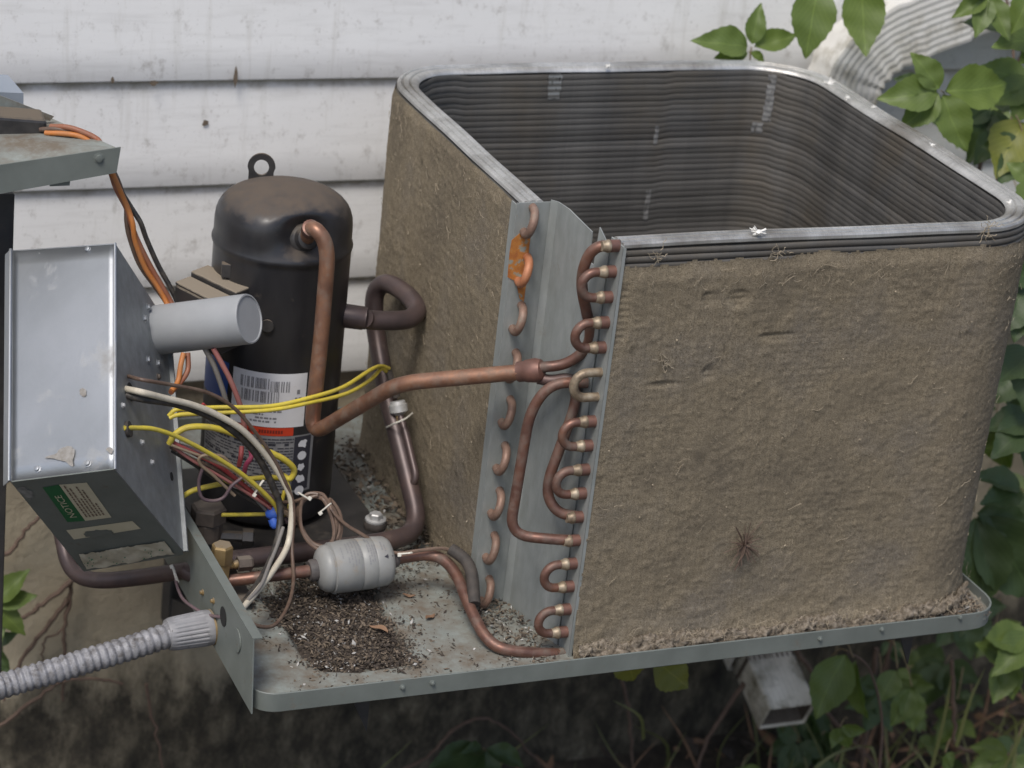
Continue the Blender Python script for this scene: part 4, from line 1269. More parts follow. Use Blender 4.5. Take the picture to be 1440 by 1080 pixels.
# pictograms: pale shapes on a dark strip
cyl_patch('dark_strip', rb[1][0] + 0.03, rb[1][0] + 0.30, gl[3][1] + .004, gl[2][1] - .002, MAT['ink'], gray, 0.0009)
b = MB()
for i in range(5):
    zc = gl[2][1] - 0.014 - i * 0.0185
    ac = rb[1][0] + 0.165
    pts = []
    r_ = random.Random(i * 3 + 1)
    for k in range(12):
        a = 2 * math.pi * k / 12
        rr = (0.0075 if i != 1 else .0070) * (1 if i in (1, 4) else r_.uniform(.6, 1.15))
        aa = ac + rr * math.cos(a) / CR
        pts.append((CX + (CR + .0014) * math.cos(aa), CY + (CR + .0014) * math.sin(aa), zc + rr * math.sin(a)))
    b.add(pts, [tuple(range(12))])
b.build('pictogram', MAT['white_paper'], gray, 0)
bl = [(-3.3074, 0.2344), (-2.5736, 0.2637), (-2.9768, 0.2738), (-2.8967, 0.2121)]
cyl_patch('blue_label', bl[0][0], bl[1][0] - .01, bl[3][1], bl[2][1], MAT['blue_print'], comp, 0.0007)
# mounting plate and bolt with rubber grommet
MB().box((-0.335, 0.328, 0.014), (0.262, 0, 0), (0, 0.27, 0), (0, 0, 0.008)).box((-0.335, 0.328, -0.002), (0.262, 0, 0), (0, 0.007, 0), (0, 0, 0.0155)).build('foot_plate', MAT['foot'], comp, 0, 0.002)
bp = Vector((-0.0829, 0.3626, 0.0220))
g = MB().lathe(bp + Vector((0, 0, 0.0)), (0, 0, 1), [(0, 0.016), (0.003, 0.0175), (0.009, 0.0175), (0.012, 0.015)], 18).build('grommet', MAT['rubber'], comp)
MB().lathe(bp + Vector((0, 0, 0.012)), (0, 0, 1), [(0, 0.0155), (0.003, 0.0155), (0.0035, 0.0148)], 18).build('washer', MAT['steel'], g)
MB().lathe(bp + Vector((0, 0, 0.0156)), (0, 0, 1), [(0, 0.0098), (0.007, 0.0098), (0.0085, 0.008)], 6).build('bolt_head', MAT['steel'], g, 20)

# ================================================================== COPPER HOT GAS LINE
hot = thing('discharge_line', 'bright copper pipe from the compressor dome bending down and across to the coil', 'copper pipe', (-0.18, 0.36, 0.3))
pA = [sc0 + sdir * 0.02] + [Vector(p) for p in [(-0.2139, 0.3480, 0.4978), (-0.1997, 0.3380, 0.4701), (-0.1972, 0.3360, 0.4438), (-0.2031, 0.3300, 0.3657), (-0.2078, 0.3220, 0.2089), (-0.2052, 0.3200, 0.2075), (-0.1965, 0.3180, 0.2077)]]
pA = [sc0 + sdir * 0.018] + [Vector(p) for p in [(-0.2180, 0.3550, 0.5015), (-0.1978, 0.3420, 0.4757), (-0.2007, 0.3330, 0.3483), (-0.2070, 0.3250, 0.1987), (-0.1406, 0.1850, 0.3366), (0.0030, 0.0850, 0.3893)]]
MB().tube(fillet(pA, 0.034, 8), 0.0108, 16).build('pipe', MAT['copper'], hot)
pc = Vector(pA[1]).lerp(Vector(pA[0]), .45)
dd = (Vector(pA[1]) - Vector(pA[0])).normalized()
MB().lathe(pc, dd, [(0, 0.0128), (0.010, 0.0128), (0.011, 0.011)], 16).build('braze_collar', MAT['copper_dark'], hot)
ya, yb_ = Vector((-0.0088, 0.0970, 0.3837)), Vector((0.0159, 0.0760, 0.3945))
yd = (yb_ - ya).normalized()
MB().lathe(ya, yd, [(0, 0.0122), (0.001, 0.0138), (0.010, 0.0138), (0.012, 0.0150), (0.026, 0.0165), (0.034, 0.0140), (0.037, 0.008)], 18).build('branch_fitting', MAT['copper_red'], hot)
up_ = [(0.0104, 0.0780, 0.3960), (0.0311, 0.0660, 0.4020), (0.0512, 0.0580, 0.4104), (0.0646, 0.0450, 0.4437), (0.0394, 0.0360, 0.5208), (0.0365, 0.0300, 0.5607), (0.0495, 0.0220, 0.5866)] + [(XP, YU, zR[0])]
up_ = [(0.0082, 0.0780, 0.3972), (0.0464, 0.0600, 0.4068), (0.0693, 0.0440, 0.4438), (0.0330, 0.0340, 0.5397), (0.0392, 0.0240, 0.5882)] + [(XP, YU, zR[0])]
o = MB().tube(fillet(up_, 0.030, 7), 0.0073, 14).build('branch_pipe', MAT['copper_dark'], hot)
joint(o, (XP, YU, zR[0]), (-1, 0, 0))
# upper return link between the fifth and sixth tube, with the branch tee
MB().tube(u_path((XP, YU, zR[5]), (XP, YU, zR[6]), (-1, .02, 0), 0.036, 12), 0.0062, 14).build('return_link', MAT['braze'], hot)
lk = hot.children[-1] if False else None
lo1 = [(0.0127, 0.0790, 0.3811), (0.0294, 0.0700, 0.3809), (0.0469, 0.0600, 0.3862), (0.0616, 0.0520, 0.3806)] 
MB().tube(spline(lo1, 4), 0.0078, 12).build('stub_pipe', mat('sooty_copper', [(0.3, (0.05, 0.04, 0.04)), (0.7, (0.14, 0.085, 0.075))], 50, .5, .3), hot)
lo2 = [(0.0646, 0.0360, 0.3907), (0.0165, 0.0450, 0.3899), (-0.0058, 0.0520, 0.3473), (-0.0188, 0.0420, 0.1706)] + [Vector((0.0365, 0.0160, 0.1713)), Vector((XP, YU, zR[12]))]
o = MB().tube(fillet(lo2, 0.030, 7), 0.0073, 14).build('looped_pipe', MAT['copper_dark'], hot)
joint(o, (XP, YU, zR[12]), (-1, 0, 0))
lo3 = [(0.0502, 0.0440, 0.3860), (0.0568, 0.0440, 0.3588), (0.0222, 0.0360, 0.2380), (0.0366, 0.0220, 0.2077)] + [Vector((XP, YU, zR[11]))]
o = MB().tube(fillet(lo3, 0.030, 7), 0.0073, 14).build('looped_pipe', MAT['copper_dark'], hot)
joint(o, (XP, YU, zR[11]), (-1, 0, 0))

# ================================================================== SUCTION LINE
suc = thing('suction_line', 'thick dark brown pipe looping from the compressor side down along the left coil panel', 'suction pipe', (-0.06, 0.42, 0.2))
sA_ = spline([su0 + ua * 0.030] + [Vector(p) for p in [(-0.0958, 0.4250, 0.3249), (-0.0610, 0.4250, 0.3218), (-0.0322, 0.4320, 0.3205), (-0.0131, 0.4520, 0.3245), (-0.0125, 0.4820, 0.3299), (-0.0211, 0.5200, 0.3328), (-0.0307, 0.5450, 0.3288), (-0.0387, 0.5560, 0.3122), (-0.0411, 0.5520, 0.2854), (-0.0391, 0.5350, 0.2466), (-0.0391, 0.4700, 0.1774)]], 5) + fillet([Vector(p) for p in [(-0.0390, 0.4660, 0.1735), (-0.0353, 0.4000, 0.1176), (-0.0309, 0.3124, 0.0360), (-0.1011, 0.2901, 0.0360), (-0.2145, 0.2854, 0.0360), (-0.3345, 0.2732, 0.0400)]], 0.045, 8)
MB().tube(sA_, 0.0140, 18).build('pipe', MAT['suction'], suc)
pc = su0 + ua * 0.030
MB().lathe(Vector((-0.1220, 0.4250, 0.3296)), (1, -.12, 0), [(0, 0.0142), (0.001, 0.0162), (0.006, 0.0162), (0.007, 0.0142)], 18).build('braze_collar', MAT['suction'], suc)
sm = [(-0.0324, 0.4300, 0.1666), (-0.0298, 0.4080, 0.1479), (-0.0292, 0.3750, 0.1200), (-0.0282, 0.3550, 0.1020), (-0.0348, 0.3600, 0.0863)]
MB().tube(fillet(sm, 0.015, 5), 0.0058, 12).build('gauge_tube', MAT['suction'], suc)
psw = thing('pressure_switch', 'small silver round pressure switch on the dark suction pipe with yellow leads', 'pressure switch', (-0.0225, 0.4680, 0.1714))
p0 = Vector((-0.0328, 0.4320, 0.1668)); p1 = Vector((-0.0358, 0.4420, 0.1900))
ax = (p1 - p0).normalized()
MB().lathe(p0, ax, [(0, 0.006), (0.005, 0.0115), (0.0052, 0.0135), (0.016, 0.0138), (0.0162, 0.0118), (0.021, 0.0112), (0.0215, 0.0085)], 20).build('cap', MAT['steel'], psw)
MB().lathe(p0 - ax * 0.010, ax, [(0, 0.007), (0.011, 0.007)], 6).build('nut', MAT['brass'], psw)
MB().tube(spline([p1 + ax * 0.002] + [Vector(v) for v in [(-0.0412, 0.4470, 0.2075), (-0.0482, 0.4550, 0.2295)]], 4), 0.0055, 8).build('lead_sleeve', MAT['rubber'], psw)
zt = MB()
zt.tube(spline([(-0.0519, 0.4300, 0.1496), (-0.0494, 0.4050, 0.1680), (-0.0345, 0.4050, 0.1738), (-0.0138, 0.4300, 0.1698)], 4), 0.0014, 6)
tag(zt.build('zip_tie', MAT['tie']), 'tan tie strap round the dark suction pipe below the silver pressure switch', 'zip tie', 'zip ties on the wiring')

# ================================================================== LIQUID LINE, FILTER, VALVES
liq = thing('liquid_line', 'thin brown copper pipe along the pan floor from the filter to the coil', 'copper pipe', (-0.05, 0.12, 0.03))
f0, f1 = Vector((-0.2315, 0.2050, 0.0514)), Vector((-0.1163, 0.2050, 0.0563))
fax = (f1 - f0).normalized()
FL = (f1 - f0).length
l1 = [f1 - fax * 0.004] + [Vector(p) for p in [(-0.0563, 0.2000, 0.0641), (-0.0367, 0.1650, 0.0548), (-0.0403, 0.0950, 0.0318), (-0.0336, 0.0260, 0.0077), (0.0181, 0.0100, 0.0018)]] + [Vector((XP, YU, zR[17]))]
MB().tube(fillet(l1, 0.035, 8), 0.0082, 14).build('pipe', MAT['copper_dark'], liq)
MB().tube(fillet([f0 + fax * 0.004, f0 - fax * 0.06] + [Vector((-0.3484, 0.2250, 0.0362))], 0.02), 0.0085, 14).build('inlet_pipe', MAT['copper_dark'], liq)
MB().lathe((XP - 0.001, YU, zR[17]), (-1, 0, 0), [(0, 0.0095), (0.03, 0.0095), (0.031, 0.008)], 14).build('sleeve', MAT['valve_dark'], liq)
MB().tube(fillet([(-0.0407, 0.1780, 0.0798), (-0.0197, 0.1500, 0.0701), (-0.0335, 0.0950, 0.0366)], 0.03, 6), 0.0088, 12).build('rubber_sleeve', MAT['rubber'], liq)
flt = thing('filter_drier', 'pale grey cylindrical filter drier lying on the pan with small print and an arrow', 'filter drier', f0.lerp(f1, .5))
fr = 0.0365
fprof = [(0.004, 0.011), (0.006, 0.02), (0.010, 0.0285), (0.016, 0.0325), (0.022, 0.0335), (0.0235, 0.0325), (0.025, 0.0355), (0.040, fr), (0.062, fr), (0.0635, fr - .0013), (0.065, fr), (0.083, fr), (0.0845, fr - .001), (0.086, fr - .0005), (FL - 0.012, fr - 0.002), (FL - 0.006, 0.031), (FL - 0.002, 0.022), (FL, 0.012)]
MB().lathe(f0, fax, fprof, 40).build('canister', MAT['drier'], flt, 50)
MB().lathe(f0 - fax * 0.006, fax, [(0, 0.0135), (0.003, 0.0155), (0.012, 0.0155), (0.013, 0.012)], 18).build('inlet_neck', MAT['drier_neck'], flt)
MB().lathe(f1 - fax * 0.003, fax, [(0, 0.0130), (0.008, 0.0120), (0.012, 0.0098)], 18).build('outlet_neck', MAT['drier_neck'], flt)
# rows of print running round the canister
fu = (-FW + fax * FW.dot(fax)).normalized()        # side of the canister that shows its print
fv = fax.cross(fu)
if fv.z < 0:
    fv = -fv
def fpt(h, a, dr=0.0005):
    r = np.interp(h, [p[0] for p in fprof], [p[1] for p in fprof]) + dr
    return f0 + fax * h + (fu * math.cos(a) + fv * math.sin(a)) * r
b = MB()
for i, (h, a0, a1) in enumerate([(0.034, .35, .75), (0.042, .15, 1.0), (0.0465, .0, 1.05), (0.051, .02, 1.1), (0.0555, -.02, 1.1), (0.060, -.05, 1.1), (0.0715, .0, 1.1), (0.075, .1, 1.1), (0.0785, .1, .9), (0.082, .25, .8), (0.092, .5, .9), (0.096, .45, .8)]):
    a = a0
    while a < a1:
        wd = rnd.uniform(.04, .13)
        if rnd.random() < .85:
            b.add([fpt(h, a), fpt(h + .0017, a), fpt(h + .0017, a + wd), fpt(h, a + wd)], [(0, 1, 2, 3)])
        a += wd + 0.03
kind(b.build('fine_print', MAT['ink_soft'], flt, 0), 'stuff')
b = MB()
ha, aa = FL - 0.018, 0.22
b.add([fpt(ha, aa - .018), fpt(ha + .010, aa - .018), fpt(ha + .010, aa + .018), fpt(ha, aa + .018)], [(0, 1, 2, 3)])
b.add([fpt(ha - .004, aa), fpt(ha + .002, aa - .09), fpt(ha + .002, aa + .09)], [(0, 1, 2)])
b.build('flow_arrow', MAT['ink'], flt, 0)

vb = thing('service_valve', 'dull brass service valve with hex side cap behind the pan flange', 'valve', (-0.3583, 0.2250, 0.0339))
c0 = Vector((-0.3569, 0.2250, 0.0271)); c1 = Vector((-0.3596, 0.2250, 0.0715))
h = 0.0
up = Vector((0, 0, 1))
MB().lathe(c0, up, [(0, 0.0125), (0.038, 0.0125), (0.040, 0.0135)], 8).build('body', MAT['brass'], vb, 20)
MB().lathe(c0 + up * 0.0395, up, [(0, 0.0140), (0.002, 0.0148), (0.024, 0.0148), (0.027, 0.0130)], 6).build('cap', MAT['brass'], vb, 20)
pr0 = c0 + up * 0.034
pd_ = (Vector((-0.3161, 0.2250, 0.0671)) - Vector((-0.3503, 0.2250, 0.0672))).normalized()
MB().lathe(pr0 + pd_ * 0.010, pd_, [(0, 0.0065), (0.004, 0.0055), (0.005, 0.0065), (0.007, 0.0055), (0.009, 0.0065), (0.013, 0.0058)], 12).build('side_port', MAT['brass'], vb)
MB().lathe(pr0 + pd_ * 0.023, pd_, [(0, 0.0105), (0.018, 0.0105), (0.021, 0.0085)], 6).build('hex_cap', MAT['valve_dark'], vb, 20)
vd = thing('service_valve', 'grimy dark brown service valve with big hex cap beside the control box corner', 'valve', (-0.3450, 0.3350, 0.0500))
c0 = Vector((-0.3447, 0.3350, 0.0455))
MB().lathe(c0, up, [(0, 0.021), (0.025, 0.021), (0.027, 0.019)], 12).build('body', MAT['valve_dark'], vd, 30)
MB().lathe(c0 + up * 0.0265, up, [(0, 0.0215), (0.002, 0.0255), (0.021, 0.0255), (0.0245, 0.022)], 6).build('cap', MAT['valve_dark'], vd, 20)
MB().lathe(c0 + up * 0.004 + Vector((0.018, -.006, 0)), (0.93, -.3, 0.02), [(0, 0.008), (0.03, 0.008), (0.0305, 0.0125), (0.045, 0.0125), (0.047, 0.010)], 6).build('side_port', MAT['shell_plain'], vd, 20)
MB().box((-0.383, 0.20, 0.012), (0.07, 0, 0), (0, 0.20, 0), (0, 0, 0.0018)).box((-0.3835, 0.20, 0.0139), (0.0016, 0, 0), (0, 0.20, 0), (0, 0, 0.05)).build('valve_bracket', MAT['valve_dark'], vd, 0)
ln = thing('house_line', 'dark brown refrigerant pipe curving under the control box into the pan flange', 'refrigerant pipe', (-0.4481, 0.3600, -0.0241))
lp = [(-0.47, 0.915, 0.05), (-0.505, 0.70, 0.02)] + [(-0.5114, 0.5000, -0.0115), (-0.5100, 0.4550, -0.0515), (-0.4891, 0.4050, -0.0487), (-0.4270, 0.3450, -0.0137), (-0.3664, 0.2550, 0.0441)]
MB().tube(fillet(lp, 0.05, 7), 0.0118, 16).build('pipe', MAT['suction'], ln)
MB().lathe(Vector((-0.3872, 0.2850, 0.0246)), Vector((0.55, -.8, -.02)), [(0, 0.0118), (0.001, 0.0135), (0.030, 0.0135), (0.031, 0.0118)], 16).build('sleeve', MAT['suction'], ln)

# ================================================================== CONTROL BOX
A, Bv, Tr, Tl, Ab, Bb_, Trb, Tlb = [Vector(v) for v in ((-0.5441, 0.1021, 0.2829), (-0.6554, 0.1910, 0.2306), (-0.4888, 0.3596, 0.4844), (-0.6036, 0.4550, 0.4422), (-0.4098, 0.2300, 0.0859), (-0.5210, 0.3189, 0.0336), (-0.3883, 0.4495, 0.3289), (-0.5031, 0.5449, 0.2866))]
cb = thing('control_box', 'tilted galvanized sheet metal control box with yellow wires coming out of its side', 'control box', Ab)
nf = (Tr - A).cross(Bv - A).normalized()
if nf.dot(FW) > 0: nf = -nf
ns_ = (Ab - A).cross(Tr - A).normalized()
if ns_.dot(FW) > 0: ns_ = -ns_
nb_ = (Bv - A).cross(Ab - A).normalized()
if nb_.dot(FW) > 0: nb_ = -nb_
th_ = 0.0016
b = MB()
# front panel with a slightly crowned sheet
NP = 14
P = np.zeros((NP + 1, NP + 1, 3))
for i in range(NP + 1):
    for j in range(NP + 1):
        s, t = i / NP, j / NP
        p = quadmap((Bv, A, Tr, Tl), s, t) + nf * (0.0012 * math.sin(math.pi * s) * math.sin(math.pi * t) - 0.0006)
        P[i, j] = p
fp = grid_obj('front_panel', P, MAT['galv'], cb, smooth=60)
md = fp.modifiers.new('thickness', 'SOLIDIFY'); md.thickness = th_; md.offset = -1
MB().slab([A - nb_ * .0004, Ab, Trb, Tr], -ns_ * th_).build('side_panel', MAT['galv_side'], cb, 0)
ex_ = (Bv - A) * 0.012
MB().slab([A + ex_ , Ab + ex_, Vector((-0.4070, 0.2380, 0.0760)), Vector((-0.5159, 0.3434, 0.0044)), Bv], -nb_ * th_).build('bottom_panel', MAT['pan'], cb, 0)
MB().slab([Tl, Tr + (Tl - Tr) * .012, Trb + (Tl - Tr) * .012, Tlb], (Bv - Tl).normalized() * th_).build('top_panel', MAT['galv'], cb, 0)
MB().slab([Bv, Bb_, Tlb, Tl], ns_ * th_).build('far_side_panel', MAT['galv'], cb, 0)
# folded left edge flange
lu = (Bv - A).normalized()
MB().slab([Bv + lu * 0.001 + nf * 0.003, Bv + lu * 0.016 - nf * 0.008, Tl + lu * 0.016 - nf * 0.008, Tl + lu * 0.001 + nf * 0.003], -nf * 0.0016).build('edge_flange', MAT['galv'], cb, 0)
MB().tube([Bv + nf * 0.0035, Tl + nf * 0.0035], 0.0022, 8).build('folded_seam', MAT['galv'], cb)
MB().tube([A + nf * 0.0002 - lu * 0.0001, Tr + nf * 0.0002 - lu * 0.0001], 0.0019, 8).build('bent_edge', MAT['galv'], cb)
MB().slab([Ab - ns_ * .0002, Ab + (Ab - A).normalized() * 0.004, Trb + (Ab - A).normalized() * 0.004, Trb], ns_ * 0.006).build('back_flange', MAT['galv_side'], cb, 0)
for q in [(-0.5725, 0.4272, 0.4455), (-0.5192, 0.3809, 0.4684), (-0.6242, 0.1783, 0.2524), (-0.5704, 0.1347, 0.2772)]:
    screw(cb, q, nf, 0.0042, 'galv')
for q in [(-0.5135, 0.1952, 0.3264), (-0.4620, 0.2261, 0.2258), (-0.4798, 0.2159, 0.2612)]:
    screw(cb, q, ns_, 0.0035, 'steel')
disc('opening', (-0.4927, 0.2363, 0.3253), ns_, 0.0125, 'dark_hole', cb, 0.0008)
o = disc('grommet', (-0.5100, 0.1817, 0.2981), ns_, 0.0105, 'rubber', cb, 0.005)
disc('opening', (-0.4184, 0.2777, 0.1758), ns_, 0.006, 'dark_hole', cb, 0.0008)
# grime stains on the front
def blob(name, pts, nrm, m, parent, seed, th=0.0005):
    c = sum((Vector(p) for p in pts), Vector()) / len(pts)
    pp = spline([Vector(p) for p in pts] + [Vector(pts[0])], 4)[:-1]
    r = random.Random(seed)
    pp = [c + (p - c) * r.uniform(.82, 1.12) + Vector(nrm) * th for p in pp]
    return MB().add([c + Vector(nrm) * th] + pp, [(0, 1 + k, 1 + (k + 1) % len(pp)) for k in range(len(pp))]).build(name, m, parent, 0)
blob('grime_spot', [(-0.5627, 0.2234, 0.3361), (-0.5581, 0.2238, 0.3406), (-0.5547, 0.2147, 0.3385), (-0.5581, 0.2112, 0.3333), (-0.5614, 0.2164, 0.3332)], nf, MAT['stain'], cb, 1, .002)
blob('grime_spot', [(-0.6121, 0.1810, 0.2652), (-0.5970, 0.1770, 0.2770), (-0.5879, 0.1739, 0.2837), (-0.5797, 0.1623, 0.2846), (-0.5847, 0.1549, 0.2756), (-0.5857, 0.1417, 0.2670), (-0.5936, 0.1587, 0.2694), (-0.6035, 0.1709, 0.2673)], nf, MAT['stain'], cb, 2, .002)
blob('grime_spot', [(-0.5489, 0.1328, 0.2963), (-0.5440, 0.1310, 0.2997), (-0.5412, 0.1236, 0.2981), (-0.5444, 0.1210, 0.2936)], nf, MAT['stain'], cb, 4, .002)
# NOTICE label and two worn stickers on the underside
def sticker(name, q, m, parent, lift=0.0006):
    b = MB()
    nn = 8
    vs = [quadmap(q, i / nn, j / nn) + nb_ * lift for i in range(nn + 1) for j in range(nn + 1)]
    b.add(vs, [(i * (nn + 1) + j, (i + 1) * (nn + 1) + j, (i + 1) * (nn + 1) + j + 1, i * (nn + 1) + j + 1) for i in range(nn) for j in range(nn)])
    return b.build(name, m, parent, 60)
qg = [(-0.5677, 0.2394, 0.1408), (-0.6162, 0.1817, 0.2247), (-0.5990, 0.1658, 0.2351), (-0.5474, 0.2258, 0.1475)]
qw = [(-0.5474, 0.2258, 0.1475), (-0.5990, 0.1658, 0.2351), (-0.5687, 0.1446, 0.2460), (-0.5188, 0.2015, 0.1625)]
nl = sticker('notice_label', qw, MAT['cream_paper'], cb)
sticker('green_heading', qg, MAT['green_print'], nl, 0.0007)
tv, tf = text_faces('NOTICE')
# reading direction runs from the near end of the band to the far end, letter tops point away from the cream half
vs = []
for (s, t) in tv:
    vs.append(quadmap(qg, 0.13 + 0.62 * s, 0.72 - 0.40 * t) + nb_ * 0.0012)
MB().add(vs, tf).build('lettering', MAT['cream_paper'], nl, 0)
b = MB()
for i in range(6):
    t0 = 0.13 + i * 0.13
    s = 0.10
    end = (0.92, 0.90, 0.62, 0.93, 0.80, 0.40)[i]
    while s < end:
        wd = rnd.uniform(.03, .09)
        b.add([quadmap(qw, s, t0) + nb_ * .0012, quadmap(qw, s + wd, t0) + nb_ * .0012, quadmap(qw, s + wd, t0 + .055) + nb_ * .0012, quadmap(qw, s, t0 + .055) + nb_ * .0012], [(0, 1, 2, 3)])
        s += wd + .018
kind(b.build('fine_print', MAT['ink_brown'], nl, 0), 'stuff')
q2 = [(-0.5494, 0.2739, 0.0950), (-0.5644, 0.2583, 0.1186), (-0.4923, 0.1961, 0.1575), (-0.4770, 0.2075, 0.1386)]
st2 = sticker('torn_sticker', q2, MAT['cream_paper'], cb)
blob('torn_spot', [(-0.5423, 0.2573, 0.1105), (-0.5395, 0.2467, 0.1211), (-0.5252, 0.2354, 0.1277), (-0.5113, 0.2296, 0.1283), (-0.5056, 0.2356, 0.1193), (-0.5173, 0.2456, 0.1131), (-0.5304, 0.2581, 0.1047)], nb_, MAT['pan'], st2, 3, 0.0013)
q3 = [(-0.5148, 0.3330, 0.0154), (-0.5343, 0.3032, 0.0565), (-0.4412, 0.2173, 0.1129), (-0.4184, 0.2404, 0.0780)]
b = MB()
nn, mm = 40, 12
vs = []
for i in range(nn + 1):
    for j in range(mm + 1):
        t, s = i / nn, j / mm
        wv = 0.0035 * abs(mnoise.noise((t * 9, s * 2.5, 1.3))) + 0.002 * abs(mnoise.noise((t * 22, s * 6, 4.1)))
        ss = s if t < .06 or t > .94 else s * (1 - 0.22 * max(0, mnoise.noise((t * 3.2, 0.3, 7.7)) + .25)) + 0.11 * max(0, mnoise.noise((t * 4, 2.2, 1)))
        vs.append(quadmap(q3, 1 - min(ss, 1), t) + nb_ * (0.001 + wv))
fs = [(i * (mm + 1) + j, i * (mm + 1) + j + 1, (i + 1) * (mm + 1) + j + 1, (i + 1) * (mm + 1) + j) for i in range(nn) for j in range(mm)]
st3 = b.add(vs, fs).build('crumpled_sticker', MAT['foil'], cb, 60)
b = MB()
for i in range(26):
    t = rnd.choice((rnd.uniform(.02, .14), rnd.uniform(.02, .14), rnd.uniform(.74, .94), rnd.uniform(.2, .7)))
    s = rnd.uniform(.15, .8)
    L = rnd.uniform(.008, .028)
    b.add([quadmap(q3, s, t) + nb_ * .0052, quadmap(q3, s + .07, t + L * .4) + nb_ * .0052, quadmap(q3, s + .07, t + L) + nb_ * .0052, quadmap(q3, s, t + L * .8) + nb_ * .0052], [(0, 1, 2, 3)])
kind(b.build('faded_print', MAT['green_ink'], st3, 0), 'stuff')
blob('cobweb', [(-0.6456, 0.2008, 0.2157), (-0.6394, 0.1924, 0.2224), (-0.6261, 0.1971, 0.2118), (-0.6228, 0.2140, 0.1917), (-0.6337, 0.2113, 0.1992)], nb_, mat('cobweb_grey', [(0.3, (0.12, 0.12, 0.11)), (0.7, (0.26, 0.26, 0.25))], 120, 0.95), cb, 5, 0.0008)
# grey can capacitor bracketed to the side of the box
cdir = (A - Bv).normalized()
k0 = Vector((-0.4105, 0.4089, 0.3346))
CL = 0.152
cd2 = (Vector((-0.3113, 0.3124, 0.3865)) - k0).normalized()
can = MB().lathe(k0 - cd2 * 0.02, cd2, [(0, 0.0335), (0.02, 0.0342), (CL + .012, 0.0342), (CL + 0.0145, 0.0335), (CL + 0.0148, 0.0315), (CL + 0.013, 0.0310)], 40).build('capacitor', MAT['can_grey'], cb, 40)
for q in [(-0.4286, 0.4002, 0.3730), (-0.4404, 0.3731, 0.3683), (-0.4431, 0.3356, 0.3241), (-0.4199, 0.3673, 0.3035)]:
    screw(cb, q, ns_, 0.005, 'galv', 'bracket_screw')
screw(cb, (-0.4237, 0.3506, 0.2910), ns_, 0.004, 'valve_dark')

# ================================================================== FLEXIBLE CONDUIT
cd = thing('flexible_conduit', 'grey corrugated flexible conduit with ribbed fitting entering the pan flange from the left', 'conduit', (-0.4487, 0.1500, 0.0056))
cp = [(-0.4470, 0.1430, 0.0105), (-0.5080, 0.1292, 0.0040), (-0.5670, 0.1189, -0.0023), (-0.6240, 0.1129, -0.0110), (-0.6800, 0.1078, -0.0190), (-0.7487, 0.0800, -0.0125), (-0.8244, 0.0500, -0.0052)] + [(-0.92, 0.02, -0.20), (-0.98, 0.02, -0.5), (-1.0, 0.02, -0.9)]
cpp = spline(cp, 46)
rad = [0.0152 + 0.0007 * mnoise.noise((i * .3, 0, 0)) + 0.0023 * (0.5 + 0.5 * math.sin(i * 2 * math.pi / 8)) ** 0.8 for i in range(len(cpp))]
MB().tube(cpp, 0.02, 16, True, radii=rad).build('corrugated_sheath', MAT['conduit'], cd, 80)
c0, c1 = Vector((-0.4520, 0.1457, 0.0085)), Vector((-0.3905, 0.1496, 0.0111))
ca = (c1 - c0).normalized()
CLn = (c1 - c0).length
b = MB()
ref = Vector((0, 0, 1)); e1 = ca.cross(ref).normalized(); e2 = ca.cross(e1)
NR = 72
prof_ = [(0, 0.0175, 0), (0.001, 0.0205, 0), (0.006, 0.0222, .3), (0.012, 0.0228, 1), (CLn * .82, 0.0245, 1), (CLn * .86, 0.0245, 0), (CLn * .99, 0.0240, 0), (CLn, 0.023, 0)]
vs, fs = [], []
for h, r, kf in prof_:
    for k in range(NR):
        a = 2 * math.pi * k / NR
        rr = r - kf * (0.0016 if k % 3 == 0 else 0)
        vs.append(c0 + ca * h + (e1 * math.cos(a) + e2 * math.sin(a)) * rr)
for i in range(len(prof_) - 1):
    for k in range(NR):
        k2 = (k + 1) % NR
        fs.append((i * NR + k, i * NR + k2, (i + 1) * NR + k2, (i + 1) * NR + k))
fs += [tuple(reversed(range(NR))), tuple((len(prof_) - 1) * NR + k for k in range(NR))]
b.add(vs, fs).build('fitting', MAT['conduit_cap'], cd, 30)
MB().lathe(c1 - ca * 0.0005, ca, [(0, 0.0245), (0.0025, 0.0245), (0.003, 0.021), (0.006, 0.018)], 28).build('gasket_ring', MAT['brass'], cd)

# ================================================================== FAN COVER TOP LEFT, ON ITS POST
fc = thing('fan_cover', 'grey green sheet metal fan cover lying at the upper left with cables hanging off it', 'metal cover', (-0.6236, 0.4500, 0.5573))
MB().slab([(-0.8021, 0.4200, 0.5542), (-0.4710, 0.4200, 0.5962), (-0.4752, 0.4200, 0.5605), (-0.8020, 0.4200, 0.5087)], (0, 0.002, 0)).build('front_lip', MAT['pan'], fc, 0)
MB().slab([(-0.8017, 0.4225, 0.5513), (-0.4731, 0.4225, 0.5934), (-0.5248, 0.6000, 0.5784), (-0.7740, 0.6000, 0.5787)], (0, 0.0005, -0.002)).build('tray', MAT['pan_floor'], fc, 0)
MB().slab([(-0.7866, 0.5200, 0.6253), (-0.5473, 0.5200, 0.6007), (-0.5444, 0.5200, 0.5704), (-0.7865, 0.5200, 0.5776)], (0.0, 0.035, 0.006)).build('motor_bracket', MAT['shell_plain'], fc, 0, 0.004)
MB().slab([(-0.7789, 0.5700, 0.6962), (-0.5260, 0.5700, 0.5895), (-0.5317, 0.5700, 0.5835), (-0.7788, 0.5700, 0.6400)], (0, 0.002, 0)).build('folded_flange', MAT['pan_floor'], fc, 0)
MB().slab([(-0.7782, 0.5740, 0.6397), (-0.5346, 0.5740, 0.5822), (-0.5600, 0.5740, 0.5807), (-0.7781, 0.5740, 0.5925)], (0, 0.002, 0)).build('inner_flange', MAT['pan'], fc, 0)
